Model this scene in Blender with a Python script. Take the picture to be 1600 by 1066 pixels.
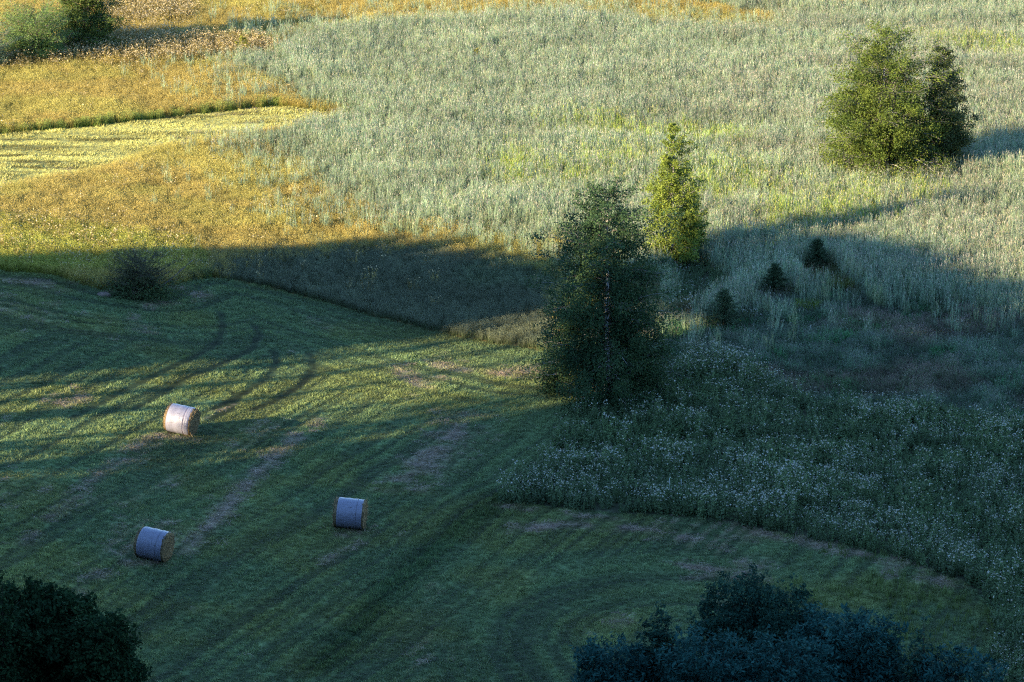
import bpy, math, random
import numpy as np

# ------------------------------------------------------------------ clear
for o in list(bpy.data.objects):
    bpy.data.objects.remove(o)
scene = bpy.context.scene
COL = scene.collection
rng = np.random.default_rng(7)

# ------------------------------------------------------------------ camera
CAM_H = 54.0
PITCH = math.radians(14.89)
FPX = 6667.0                      # focal length in pixels of the 1600-wide photograph
cam = bpy.data.cameras.new('camera')
cam.sensor_width = 36.0
cam.lens = FPX / 1600.0 * 36.0
cam.clip_start = 1.0
cam.clip_end = 9000.0
cam_o = bpy.data.objects.new('camera', cam)
cam_o.location = (0, 0, CAM_H)
cam_o.rotation_euler = (math.pi / 2 - PITCH, 0, 0)
COL.objects.link(cam_o)
scene.camera = cam_o

# ------------------------------------------------------------------ sky and sun
SUN_EL = math.radians(16.0)
SD = np.array([0.8, 0.6])          # horizontal direction in which shadows fall
world = bpy.data.worlds.new('World')
scene.world = world
world.use_nodes = True
wn = world.node_tree.nodes
wl = world.node_tree.links
wn.clear()
sky = wn.new('ShaderNodeTexSky')
sky.sky_type = 'NISHITA'
sky.sun_disc = False
sky.sun_elevation = SUN_EL
sky.sun_rotation = math.atan2(-SD[0], -SD[1])
sky.altitude = 900
sky.air_density = 1.0
sky.dust_density = 0.0
sky.ozone_density = 4.0
bg = wn.new('ShaderNodeBackground')
bg.inputs['Strength'].default_value = 0.15
wo = wn.new('ShaderNodeOutputWorld')
wl.new(sky.outputs[0], bg.inputs[0])
wl.new(bg.outputs[0], wo.inputs[0])

sun = bpy.data.lights.new('sun', 'SUN')
sun.energy = 5.0
sun.angle = math.radians(0.53)
sun.color = (1.0, 0.81, 0.52)
sun_o = bpy.data.objects.new('sun', sun)
COL.objects.link(sun_o)
from mathutils import Vector
sun_o.rotation_euler = Vector((SD[0] * math.cos(SUN_EL), SD[1] * math.cos(SUN_EL), -math.sin(SUN_EL))).to_track_quat('-Z', 'Y').to_euler()
sun_o.location = (-80, -60, 60)

scene.view_settings.view_transform = 'Standard'
scene.view_settings.look = 'None'
scene.view_settings.gamma = 1.0
scene.view_settings.exposure = 2.2
scene.view_settings.use_curve_mapping = False
scene.render.engine = 'CYCLES'
scene.cycles.max_bounces = 5
scene.cycles.diffuse_bounces = 3
scene.cycles.glossy_bounces = 1
scene.cycles.transmission_bounces = 3
scene.cycles.transparent_max_bounces = 2
scene.cycles.caustics_reflective = False
scene.cycles.caustics_refractive = False
scene.cycles.use_denoising = False
scene.cycles.denoiser = 'OPENIMAGEDENOISE'
scene.cycles.denoising_input_passes = 'RGB_ALBEDO_NORMAL'
scene.cycles.denoising_prefilter = 'ACCURATE'
scene.cycles.sample_clamp_indirect = 3.0
scene.cycles.filter_width = 1.2

# ------------------------------------------------------------------ numeric helpers
def sstep(a, b, x):
    t = np.clip((x - a) / (b - a), 0, 1)
    return t * t * (3 - 2 * t)

def _hash(ix, iy, seed):
    h = (ix.astype(np.int64) * 374761393 + iy.astype(np.int64) * 668265263 + seed * 974634777) & 0xFFFFFFFF
    h = ((h ^ (h >> 13)) * 1274126177) & 0xFFFFFFFF
    h = h ^ (h >> 16)
    return (h & 0xFFFFFF) / float(0xFFFFFF)

def noise(x, y, s, seed=0):
    x = np.asarray(x, float) / s; y = np.asarray(y, float) / s
    ix = np.floor(x); iy = np.floor(y)
    fx = x - ix; fy = y - iy
    fx = fx * fx * (3 - 2 * fx); fy = fy * fy * (3 - 2 * fy)
    a = _hash(ix, iy, seed); b = _hash(ix + 1, iy, seed)
    c = _hash(ix, iy + 1, seed); d = _hash(ix + 1, iy + 1, seed)
    return (a + (b - a) * fx) * (1 - fy) + (c + (d - c) * fx) * fy

def fbm(x, y, s, seed=0, oct=3):
    r = 0; w = 0; a = 1.0
    for k in range(oct):
        r = r + a * noise(x, y, s / 2 ** k, seed + 17 * k); w += a; a *= 0.55
    return r / w

def terrain(x, y):
    x = np.asarray(x, float); y = np.asarray(y, float)
    s = 3.0 * np.log1p(np.exp(np.clip(-(x + 8) / 3.0, -30, 30)))
    fade = 1.0 - 0.65 * sstep(212, 250, y)
    h = 6.5 * np.tanh(0.13 * s / 6.5) * fade
    h = h + 52 * sstep(100, -5, y) + 0.35 * (fbm(x, y, 22, 3, 2) - 0.5) + 0.10 * (noise(x, y, 5, 8) - 0.5)
    return h

def pix(px, py, zoff=0.0):
    """ground point seen at photograph pixel (px,py)"""
    px = np.asarray(px, float); py = np.asarray(py, float)
    cx = (px - 800) / FPX; cy = (533 - py) / FPX
    dx = cx
    dy = math.cos(PITCH) + cy * math.sin(PITCH)
    dz = -math.sin(PITCH) + cy * math.cos(PITCH)
    t = -CAM_H / dz
    for k in range(40):
        z = terrain(dx * t, dy * t) + zoff
        t = 0.5 * t + 0.5 * (z - CAM_H) / dz
    return np.stack([dx * t, dy * t], -1)

def at(px, py):
    p = pix(px, py)
    return float(p[0]), float(p[1]), float(terrain(p[0], p[1]))

def scale_at(px, py):
    x, y, z = at(px, py)
    return math.sqrt(y * y + (CAM_H - z) ** 2) / FPX   # metres per photograph pixel

def poly(pts):
    a = np.array(pts, float)
    return pix(a[:, 0], a[:, 1])

def inside(P, x, y):
    r = np.zeros(x.shape, bool)
    n = len(P)
    for i in range(n):
        x0, y0 = P[i]; x1, y1 = P[(i + 1) % n]
        c = ((y0 > y) != (y1 > y))
        with np.errstate(divide='ignore', invalid='ignore'):
            xi = (x1 - x0) * (y - y0) / (y1 - y0) + x0
        r ^= c & (x < xi)
    return r

def dist_line(L, x, y):
    d = np.full(x.shape, 1e9)
    for i in range(len(L) - 1):
        ax, ay = L[i]; bx, by = L[i + 1]
        vx, vy = bx - ax, by - ay
        t = np.clip(((x - ax) * vx + (y - ay) * vy) / (vx * vx + vy * vy + 1e-9), 0, 1)
        d = np.minimum(d, np.hypot(x - ax - t * vx, y - ay - t * vy))
    return d

# ------------------------------------------------------------------ zones of the meadow (photo pixels -> ground)
E_TOP = [(-300, 420), (0, 424), (90, 432), (150, 452), (230, 462), (300, 438), (340, 436), (420, 449), (500, 470), (560, 488), (640, 508), (700, 522), (770, 537), (835, 546), (885, 556)]
E_RIGHT = [(905, 590), (928, 632), (905, 655), (872, 695), (832, 742), (792, 772), (778, 786), (850, 792), (950, 801), (1060, 806), (1160, 821), (1260, 841), (1360, 862), (1440, 884), (1500, 908), (1545, 938), (1562, 985), (1545, 1070), (1540, 1200)]
P_MOWN = poly(E_TOP + E_RIGHT + [(1540, 1300), (-400, 1300)])
L_TOP = poly(E_TOP)
P_STRIP = poly([(-300, 225), (0, 211), (150, 197), (300, 180), (430, 166), (578, 180), (570, 190), (480, 202), (400, 216), (250, 236), (170, 268), (60, 290), (0, 299), (-300, 330)])
P_GOLD = poly([(-300, 125), (0, 112), (100, 104), (250, 100), (330, 98), (430, 90), (420, 68), (300, 62), (170, 60), (60, 85), (-20, 92), (-300, 70)])
P_GOLD2 = poly([(165, 55), (320, 45), (280, -5), (200, -40), (150, 0)])
P_GOLD3 = poly([(1130, 14), (1250, 22), (1370, 16), (1360, 2), (1240, -2), (1120, 2)])
P_MEADOW = poly([(-300, 70), (-300, 470), (0, 470), (300, 490), (560, 510), (835, 560), (890, 560), (900, 470), (880, 395), (800, 378), (640, 352), (540, 320), (470, 260), (440, 235), (480, 200), (550, 182), (470, 160), (400, 110), (370, 92), (420, 80), (500, 50), (640, 42), (760, 40), (900, 22), (1010, 45), (1190, 52), (1210, 40), (1130, 16), (960, -5), (900, -80), (-300, -80)])
P_FLOWER = poly([(880, 560), (905, 590), (928, 632), (905, 655), (872, 695), (832, 742), (792, 772), (778, 786), (850, 792), (950, 801), (1060, 806), (1160, 821), (1260, 841), (1360, 862), (1440, 884), (1500, 908), (1545, 938), (1562, 985), (1545, 1070), (1540, 1300), (2000, 1300), (2000, 690), (1600, 665), (1430, 640), (1300, 640), (1220, 610), (1160, 575), (1080, 560), (1030, 590), (960, 590)])
P_FLOW2 = poly([(1030, 480), (1060, 500), (1150, 465), (1150, 420), (1090, 402), (1035, 405)])
P_SHADE_WEDGE = poly([(300, 445), (330, 412), (430, 395), (560, 385), (700, 385), (800, 405), (900, 430), (900, 575), (835, 580), (700, 560), (560, 525), (400, 470)])
P_NOREED = poly([(680, 445), (1035, 450), (1035, 660), (680, 660)])
P_FLOW3 = poly([(-300, 335), (0, 345), (300, 380), (330, 412), (330, 436), (0, 428), (-300, 424)])
P_LOW = poly([(880, 560), (960, 590), (1030, 590), (1080, 560), (1160, 575), (1220, 610), (1300, 640), (1430, 640), (1600, 665), (2000, 690), (2000, 515), (1600, 490), (1450, 472), (1330, 460), (1240, 462), (1180, 480), (1100, 500), (1060, 505), (1040, 470), (960, 480), (900, 500)])
P_RANK = poly([(1260, 880), (1380, 872), (1500, 910), (1545, 938), (1562, 985), (1545, 1070), (1540, 1180), (1330, 1180), (1330, 1000), (1290, 930)])
Z_REED, Z_MEADOW, Z_MOWN, Z_STRIP, Z_GOLD, Z_FLOWER, Z_LOW = range(7)

def zone(x, y):
    wx = x + 2.6 * (fbm(x, y, 6, 21, 2) - 0.5) + 1.2 * (rng.random(x.shape) - 0.5)
    wy = y + 5.0 * (fbm(x, y, 6, 22, 2) - 0.5) + 3.0 * (rng.random(x.shape) - 0.5)
    cx = x + 0.3 * (noise(x, y, 0.6, 31) - 0.5)
    cy = y + 0.3 * (noise(x, y, 0.6, 32) - 0.5)
    z = np.full(x.shape, Z_REED)
    z[inside(P_MEADOW, wx, wy)] = Z_MEADOW
    z[inside(P_LOW, wx, wy)] = Z_LOW
    z[inside(P_FLOW2, wx, wy)] = Z_FLOWER
    z[inside(P_GOLD, wx, wy) | inside(P_GOLD2, wx, wy) | inside(P_GOLD3, wx, wy)] = Z_GOLD
    z[inside(P_FLOWER, cx, cy)] = Z_FLOWER
    z[inside(P_STRIP, cx, cy)] = Z_STRIP
    z[inside(P_MOWN, cx, cy)] = Z_MOWN
    return z

# tracks, hay litter and stripes of the mown field
TRACKS = [poly(t) for t in [
    [(343, 488), (348, 512), (338, 537), (300, 560), (240, 588), (180, 618), (110, 655)],
    [(397, 508), (406, 524), (392, 546), (350, 567), (290, 592), (210, 640)],
    [(428, 549), (432, 568), (416, 590), (385, 612), (335, 640)],
    [(484, 553), (489, 576), (467, 604), (432, 626), (394, 641)],
    [(362, 612), (371, 623), (357, 641), (330, 655)]]]
FURROW = poly([(792, 778), (740, 812), (700, 842), (640, 892), (600, 930), (555, 985), (500, 1040)])
LITTER = [(poly(t), w, s) for t, w, s in [
    ([(505, 655), (440, 700), (400, 742), (330, 820), (285, 862)], 0.40, 0.75),
    ([(235, 686), (150, 745), (90, 800), (40, 850)], 0.35, 0.6),
    ([(735, 655), (690, 700), (620, 762)], 1.1, 0.8),
    ([(160, 895), (105, 935)], 0.4, 0.7),
    ([(820, 828), (900, 818), (1000, 829), (1075, 843)], 0.55, 0.9),
    ([(1060, 884), (1130, 893)], 0.4, 0.8),
    ([(1080, 905), (1120, 899), (1150, 905)], 0.3, 0.7),
    ([(610, 570), (652, 600)], 0.45, 0.7),
    ([(0, 425), (60, 430), (140, 445)], 0.9, 0.6),
    ([(100, 632), (130, 620)], 0.4, 0.7),
    ([(520, 838), (575, 832)], 0.4, 0.8),
    ([(510, 880), (560, 850)], 0.35, 0.6),
    ([(780, 790), (850, 800), (960, 812)], 0.4, 0.6),
    ([(1180, 832), (1300, 856), (1400, 880), (1490, 915), (1540, 950)], 0.55, 0.8),
    ([(30, 436), (150, 456)], 0.9, 0.8), ([(280, 452), (312, 462)], 0.7, 0.7), ([(230, 478), (290, 470)], 0.5, 0.5),
    ([(640, 570), (660, 600), (690, 590)], 0.3, 0.5),
    ([(780, 585), (830, 578), (880, 600)], 0.9, 0.55),
    ([(440, 172), (500, 168), (550, 182)], 0.8, 0.8),
    ([(250, 232), (320, 200)], 0.5, 0.45), ([(340, 180), (420, 172)], 0.5, 0.45),
    ([(200, 882), (250, 880)], 0.4, 0.7), ([(250, 682), (300, 688)], 0.35, 0.8)]]

def litter(x, y):
    r = np.zeros(x.shape)
    for L, w, s in LITTER:
        d = dist_line(L, x, y)
        r = np.maximum(r, s * np.exp(-(d / w) ** 2))
    n = fbm(x, y, 1.3, 41, 3)
    r = r * sstep(0.30, 0.62, n)
    k = streak(x, y)
    r = r * (0.25 + 0.95 * k)
    r = np.maximum(r, 0.5 * sstep(0.62, 0.78, fbm(x, y * 0.5, 3.2, 44, 3)) * sstep(0.6, 0.95, k))
    return np.clip(r, 0, 1)

def tracks(x, y):
    r = np.zeros(x.shape)
    for L in TRACKS:
        d = dist_line(L, x, y)
        r = np.maximum(r, np.exp(-(d / 0.27) ** 4))
    d = dist_line(FURROW, x, y)
    return r, np.exp(-(d / 0.8) ** 2)

_PC = pix(np.array([1060.]), np.array([1010.]))[0]
def _field(x, y):
    jx = x + 0.7 * (fbm(x, y, 6, 51, 2) - 0.5); jy = y + 0.7 * (fbm(x, y, 6, 52, 2) - 0.5)
    w = jx * 0.94 - jy * 0.35; a = jx * 0.35 + jy * 0.94
    d1 = dist_line(L_TOP, jx, jy)
    d2 = np.hypot(jx - _PC[0], (jy - _PC[1]) * 0.75); an = np.arctan2((jy - _PC[1]) * 0.75, jx - _PC[0]) * 7
    kb = sstep(13, 7, d1) * sstep(4, -2, x); kc = sstep(10.5, 7.5, d2)
    return (w, a, (1 - kb) * (1 - kc)), (d1, jx, kb * (1 - kc)), (d2, an, kc)

def stripes(x, y):
    r = 0
    for q, (t, a, k) in enumerate(_field(x, y)):
        e = 0.55 * noise(t, t * 0 + 0.5, 1.1, 61 + 2 * q) + 0.3 * noise(t, t * 0 + 0.5, 0.45, 62 + 2 * q) + 0.35 * (0.5 + 0.5 * np.sin(t * 2 * math.pi / 2.4)) - 0.1
        r = r + e * k
    return r

def streak(x, y):
    r = 0
    for q, (t, a, k) in enumerate(_field(x, y)):
        w1 = (0.27, 0.45, 0.5)[q]
        e = 0.55 * noise(t / w1, a / 24.0, 1, 161 + 2 * q) + 0.45 * noise(t / (w1 * 0.5), a / 9.0, 1, 162 + 2 * q)
        r = r + e * k
    return sstep(0.22, 0.78, r)

# ------------------------------------------------------------------ mesh helpers
class Geo:
    def __init__(s):
        s.V = []; s.F3 = []; s.F4 = []; s.C = []; s.M3 = []; s.M4 = []; s.n = 0
    def add(s, V, F3=None, F4=None, C=None, m=0):
        V = np.asarray(V, float).reshape(-1, 3)
        s.V.append(V)
        if C is None: C = np.ones((len(V), 3))
        C = np.asarray(C, float)
        if C.ndim == 1: C = np.tile(C, (len(V), 1))
        s.C.append(C)
        if F3 is not None and len(F3):
            s.F3.append(np.asarray(F3, np.int64) + s.n); s.M3.append(np.full(len(F3), m))
        if F4 is not None and len(F4):
            s.F4.append(np.asarray(F4, np.int64) + s.n); s.M4.append(np.full(len(F4), m))
        s.n += len(V)
    def mesh(s, name, mats, smooth=False):
        me = bpy.data.meshes.new(name)
        V = np.concatenate(s.V); C = np.concatenate(s.C)
        F3 = np.concatenate(s.F3) if s.F3 else np.zeros((0, 3), np.int64)
        F4 = np.concatenate(s.F4) if s.F4 else np.zeros((0, 4), np.int64)
        M = np.concatenate(s.M3 + s.M4) if (s.M3 or s.M4) else np.zeros(0)
        n3, n4 = len(F3), len(F4)
        me.vertices.add(len(V)); me.vertices.foreach_set('co', V.astype(np.float32).ravel())
        me.loops.add(n3 * 3 + n4 * 4)
        me.loops.foreach_set('vertex_index', np.concatenate([F3.ravel(), F4.ravel()]).astype(np.int32))
        me.polygons.add(n3 + n4)
        st = np.concatenate([np.arange(n3) * 3, n3 * 3 + np.arange(n4) * 4]).astype(np.int32)
        me.polygons.foreach_set('loop_start', st)
        me.polygons.foreach_set('material_index', M.astype(np.int32))
        if smooth: me.polygons.foreach_set('use_smooth', np.ones(n3 + n4, bool))
        a = me.color_attributes.new('Col', 'FLOAT_COLOR', 'POINT')
        a.data.foreach_set('color', np.concatenate([C, np.ones((len(C), 1))], 1).astype(np.float32).ravel())
        for m in mats: me.materials.append(m)
        me.update(calc_edges=True); me.validate()
        return me

def obj(name, me, parent=None, loc=None, link=True):
    o = bpy.data.objects.new(name, me)
    if link: COL.objects.link(o)
    if parent is not None: o.parent = parent
    if loc is not None: o.location = loc
    return o

def tag(o, label, cat, group=None, kind=None):
    o['label'] = label; o['category'] = cat
    if group: o['group'] = group
    if kind: o['kind'] = kind
    return o

def thing(name, label, cat, loc, group=None):
    o = bpy.data.objects.new(name, None); COL.objects.link(o)
    o.empty_display_size = 0.3
    o.location = loc
    return tag(o, label, cat, group)

# ------------------------------------------------------------------ materials
def leaf_mat(name, tint=False, trans=0.35, rough=0.55, spec=0.25):
    m = bpy.data.materials.new(name); m.use_nodes = True
    nt = m.node_tree; N = nt.nodes; L = nt.links; N.clear()
    a = N.new('ShaderNodeAttribute'); a.attribute_name = 'Col'
    col = a.outputs['Color']
    if tint:
        t = N.new('ShaderNodeAttribute'); t.attribute_type = 'INSTANCER'; t.attribute_name = 'tint'
        mx = N.new('ShaderNodeMix'); mx.data_type = 'RGBA'; mx.blend_type = 'MULTIPLY'
        mx.inputs[0].default_value = 1.0
        L.new(col, mx.inputs[6]); L.new(t.outputs['Color'], mx.inputs[7]); col = mx.outputs[2]
    p = N.new('ShaderNodeBsdfPrincipled')
    p.inputs['Roughness'].default_value = rough
    p.inputs['Specular IOR Level'].default_value = spec
    L.new(col, p.inputs['Base Color'])
    tr = N.new('ShaderNodeBsdfTranslucent'); L.new(col, tr.inputs['Color'])
    ms = N.new('ShaderNodeMixShader'); ms.inputs[0].default_value = trans
    L.new(p.outputs[0], ms.inputs[1]); L.new(tr.outputs[0], ms.inputs[2])
    o = N.new('ShaderNodeOutputMaterial'); L.new(ms.outputs[0], o.inputs[0])
    return m

def solid_mat(name, rough=0.85, nscale=6.0, namp=0.35, bump=0.3, spec=0.2):
    """vertex colour broken up by procedural noise"""
    m = bpy.data.materials.new(name); m.use_nodes = True
    nt = m.node_tree; N = nt.nodes; L = nt.links; N.clear()
    a = N.new('ShaderNodeAttribute'); a.attribute_name = 'Col'
    tc = N.new('ShaderNodeTexCoord')
    nz = N.new('ShaderNodeTexNoise'); nz.inputs['Scale'].default_value = nscale; nz.inputs['Detail'].default_value = 6
    L.new(tc.outputs['Object'], nz.inputs['Vector'])
    mr = N.new('ShaderNodeMapRange'); mr.inputs[1].default_value = 0.3; mr.inputs[2].default_value = 0.7
    mr.inputs[3].default_value = 1 - namp; mr.inputs[4].default_value = 1 + namp
    L.new(nz.outputs[0], mr.inputs[0])
    mx = N.new('ShaderNodeVectorMath'); mx.operation = 'SCALE'
    L.new(a.outputs['Color'], mx.inputs[0]); L.new(mr.outputs[0], mx.inputs['Scale'])
    p = N.new('ShaderNodeBsdfPrincipled'); p.inputs['Roughness'].default_value = rough
    p.inputs['Specular IOR Level'].default_value = spec
    L.new(mx.outputs[0], p.inputs['Base Color'])
    b = N.new('ShaderNodeBump'); b.inputs['Strength'].default_value = bump; b.inputs['Distance'].default_value = 0.05
    L.new(nz.outputs[0], b.inputs['Height']); L.new(b.outputs[0], p.inputs['Normal'])
    o = N.new('ShaderNodeOutputMaterial'); L.new(p.outputs[0], o.inputs[0])
    return m

M_GRASS = leaf_mat('grass_blades', True, 0.30)
M_LEAF = leaf_mat('tree_leaves', False, 0.32, 0.6, 0.10)
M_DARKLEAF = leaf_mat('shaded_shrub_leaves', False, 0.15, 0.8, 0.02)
M_PETAL = leaf_mat('petals', False, 0.25, 0.7, 0.1)
M_GROUND = solid_mat('meadow_soil', 0.95, 2.2, 0.4, 0.6, 0.05)
M_BARK = solid_mat('bark', 0.85, 9.0, 0.35, 0.4)
M_STONE = solid_mat('stone', 0.9, 4.0, 0.3, 0.6)
M_HAY = solid_mat('hay', 0.95, 14.0, 0.55, 1.0, 0.05)
M_STAKE = solid_mat('painted_stake', 0.6, 3.0, 0.1, 0.1)

def birch_bark_mat():
    m = bpy.data.materials.new('birch_bark'); m.use_nodes = True
    nt = m.node_tree; N = nt.nodes; L = nt.links; N.clear()
    a = N.new('ShaderNodeAttribute'); a.attribute_name = 'Col'
    tc = N.new('ShaderNodeTexCoord'); mp = N.new('ShaderNodeMapping'); mp.inputs['Scale'].default_value = (3, 3, 5)
    nz = N.new('ShaderNodeTexNoise'); nz.inputs['Scale'].default_value = 1.2; nz.inputs['Detail'].default_value = 4
    L.new(tc.outputs['Object'], mp.inputs[0]); L.new(mp.outputs[0], nz.inputs['Vector'])
    cr = N.new('ShaderNodeValToRGB'); cr.color_ramp.elements[0].position = 0.50; cr.color_ramp.elements[1].position = 0.58
    cr.color_ramp.elements[0].color = (1, 1, 1, 1); cr.color_ramp.elements[1].color = (0.12, 0.11, 0.10, 1)
    L.new(nz.outputs[0], cr.inputs[0])
    mx = N.new('ShaderNodeMix'); mx.data_type = 'RGBA'; mx.blend_type = 'MULTIPLY'; mx.inputs[0].default_value = 1
    L.new(a.outputs['Color'], mx.inputs[6]); L.new(cr.outputs[0], mx.inputs[7])
    p = N.new('ShaderNodeBsdfPrincipled'); p.inputs['Roughness'].default_value = 0.7
    L.new(mx.outputs[2], p.inputs['Base Color'])
    o = N.new('ShaderNodeOutputMaterial'); L.new(p.outputs[0], o.inputs[0])
    return m
M_BIRCH = birch_bark_mat()

def film_mat():
    m = bpy.data.materials.new('bale_net_wrap'); m.use_nodes = True
    nt = m.node_tree; N = nt.nodes; L = nt.links; N.clear()
    tc = N.new('ShaderNodeTexCoord')
    nz = N.new('ShaderNodeTexNoise'); nz.inputs['Scale'].default_value = 22; nz.inputs['Detail'].default_value = 5; nz.inputs['Roughness'].default_value = 0.7
    L.new(tc.outputs['Object'], nz.inputs['Vector'])
    cr = N.new('ShaderNodeValToRGB')
    cr.color_ramp.elements[0].position = 0.34; cr.color_ramp.elements[0].color = (0.11, 0.10, 0.11, 1)
    cr.color_ramp.elements[1].position = 0.50; cr.color_ramp.elements[1].color = (0.165, 0.165, 0.215, 1)
    L.new(nz.outputs[0], cr.inputs[0])
    n2 = N.new('ShaderNodeTexNoise'); n2.inputs['Scale'].default_value = 5; L.new(tc.outputs['Object'], n2.inputs['Vector'])
    c2 = N.new('ShaderNodeValToRGB'); c2.color_ramp.elements[0].position = 0.27; c2.color_ramp.elements[0].color = (0.35, 0.30, 0.28, 1)
    c2.color_ramp.elements[1].position = 0.33; c2.color_ramp.elements[1].color = (1, 1, 1, 1)
    L.new(n2.outputs[0], c2.inputs[0])
    mx = N.new('ShaderNodeMix'); mx.data_type = 'RGBA'; mx.blend_type = 'MULTIPLY'; mx.inputs[0].default_value = 1
    L.new(cr.outputs[0], mx.inputs[6]); L.new(c2.outputs[0], mx.inputs[7])
    p = N.new('ShaderNodeBsdfPrincipled'); p.inputs['Roughness'].default_value = 0.42
    L.new(mx.outputs[2], p.inputs['Base Color'])
    b = N.new('ShaderNodeBump'); b.inputs['Strength'].default_value = 0.35; b.inputs['Distance'].default_value = 0.03
    L.new(nz.outputs[0], b.inputs['Height']); L.new(b.outputs[0], p.inputs['Normal'])
    o = N.new('ShaderNodeOutputMaterial'); L.new(p.outputs[0], o.inputs[0])
    return m
M_FILM = film_mat()

# ------------------------------------------------------------------ ground
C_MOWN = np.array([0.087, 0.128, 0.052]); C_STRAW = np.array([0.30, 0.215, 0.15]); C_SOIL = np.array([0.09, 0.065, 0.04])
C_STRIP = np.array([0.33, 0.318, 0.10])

def axis(lo, hi, a, b, step, grow=1.25):
    mid = list(np.arange(a, b + step * 0.5, step))
    s = step; v = a; L = []
    while v > lo:
        s *= grow; v -= s; L.append(v)
    s = step; v = mid[-1]; R_ = []
    while v < hi:
        s *= grow; v += s; R_.append(v)
    return np.array(L[::-1] + mid + R_)

def mown_rgb(x, y):
    s = stripes(x, y); l = litter(x, y); t, f = tracks(x, y)
    k = streak(x, y)
    c = C_MOWN * ((0.92 + 0.16 * s) * (0.55 + 0.87 * k))[:, None]
    pn = fbm(x, y, 7, 71, 2)[:, None]
    c = c * (0.8 + 0.4 * pn) * np.array([1.0, 1.0, 1.0])
    c = c * (1 + (np.array([1.2, 1.03, 0.85]) - 1) * sstep(0.45, 0.7, fbm(x, y, 4, 73, 2))[:, None])
    c = c * (1 - 0.72 * t)[:, None] * (1 - (0.45 * f)[:, None] * np.array([1, 0.75, 0.8]))
    c = c * (1 - l[:, None]) + C_STRAW * 0.75 * l[:, None]
    return c, l

xs = axis(-4000, 4000, -46, 46, 0.22); ys = np.concatenate([axis(-3000, 150, 150, 222, 0.24), axis(223, 6000, 223, 320, 0.6)])
GX, GY = np.meshgrid(xs, ys)
gx, gy = GX.ravel(), GY.ravel()
gz = terrain(gx, gy)
zn = zone(gx, gy)
gc = np.tile(np.array([0.085, 0.085, 0.03]), (len(gx), 1))
mc, _ = mown_rgb(gx, gy)
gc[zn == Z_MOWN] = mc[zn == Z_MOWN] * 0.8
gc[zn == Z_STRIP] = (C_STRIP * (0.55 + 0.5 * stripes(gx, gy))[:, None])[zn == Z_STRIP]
gc[zn == Z_MEADOW] = (0.12, 0.085, 0.03)
gc[zn == Z_REED] = (0.075, 0.08, 0.035)
gc[zn == Z_FLOWER] = (0.04, 0.045, 0.025)
gc[zn == Z_LOW] = (0.06, 0.065, 0.035)
g = Geo()
ny, nx = GX.shape
idx = np.arange(nx * ny).reshape(ny, nx)
F = np.stack([idx[:-1, :-1], idx[:-1, 1:], idx[1:, 1:], idx[1:, :-1]], -1).reshape(-1, 4)
g.add(np.stack([gx, gy, gz], -1), F4=F, C=gc)
ground = obj('ground', g.mesh('ground', [M_GROUND], smooth=True))
tag(ground, 'soil of the sloping hay meadow under all the grass', 'ground', kind='structure')

SPOTS = [(1131, 514, 62, 40), (1210, 461, 50, 23), (1277, 421, 48, 24)]
CLEAR = [(at(px, py), 1.5) for px, py, h, w in SPOTS] + [(at(px, py), 1.0) for px, py in ((1258, 486), (1068, 490), (1170, 500), (1315, 452))]
def clear(x, y):
    k = np.ones(len(x), bool)
    for p, r in CLEAR:
        k &= np.hypot((x - p[0]) / 0.8, (y - p[1] + 1.2 * r) / 1.6) > r
    return k

# ------------------------------------------------------------------ blade and leaf primitives
def blades(G, base, az, tilt, bend, L, W, c0, c1, m=0, face=None):
    n = len(base)
    if face is None: face = rng.random(n) * 6.283
    sd = np.stack([np.cos(face), np.sin(face), np.zeros(n)], -1)
    h = np.stack([np.cos(az), np.sin(az)], -1)
    def dirv(t): return np.concatenate([h * np.sin(t)[:, None], np.cos(t)[:, None]], 1)
    mid = base + dirv(tilt) * (L * 0.55)[:, None]
    tip = mid + dirv(tilt + bend) * (L * 0.45)[:, None]
    w = W[:, None] * sd * 0.5
    V = np.stack([base - w, base + w, mid + w * 0.85, mid - w * 0.85, tip], 1).reshape(-1, 3)
    i = np.arange(n)[:, None] * 5
    c0 = np.broadcast_to(c0, (n, 3)); c1 = np.broadcast_to(c1, (n, 3)); cm = (c0 + c1) / 2
    C = np.stack([c0, c0, cm, cm, c1], 1).reshape(-1, 3)
    G.add(V, F3=i + np.array([[3, 2, 4]]), F4=i + np.array([[0, 1, 2, 3]]), C=C, m=m)
    return mid, tip

def rand_dirs(n, zb=0.0):
    v = rng.normal(size=(n, 3)); v[:, 2] += zb
    return v / (np.linalg.norm(v, axis=1)[:, None] + 1e-9)

def cards(G, P, size, C, aspect=1.6, m=0, long=None, nrm=None):
    """leaf-shaped rhombi, slightly folded"""
    n = len(P)
    a = rand_dirs(n) if long is None else long
    b = rand_dirs(n) if nrm is None else nrm
    b = np.cross(a, b); b /= (np.linalg.norm(b, axis=1)[:, None] + 1e-9)
    s = size[:, None]
    V = np.stack([P - a * s * 0.5, P + b * s * 0.5 / aspect, P + a * s * 0.5, P - b * s * 0.5 / aspect], 1).reshape(-1, 3)
    G.add(V, F4=np.arange(n * 4).reshape(-1, 4), C=np.repeat(C, 4, 0), m=m)

# ------------------------------------------------------------------ plant prototypes (not in the scene; instanced by geometry nodes)
def proto(name, fn, k, mats):
    out = bpy.data.collections.new(name)
    for i in range(k):
        G = Geo(); fn(G, i)
        o = bpy.data.objects.new('%s_%d' % (name, i), G.mesh(name, mats)); out.objects.link(o)
    return out

def U(a, b, n): return a + (b - a) * rng.random(n)

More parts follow.
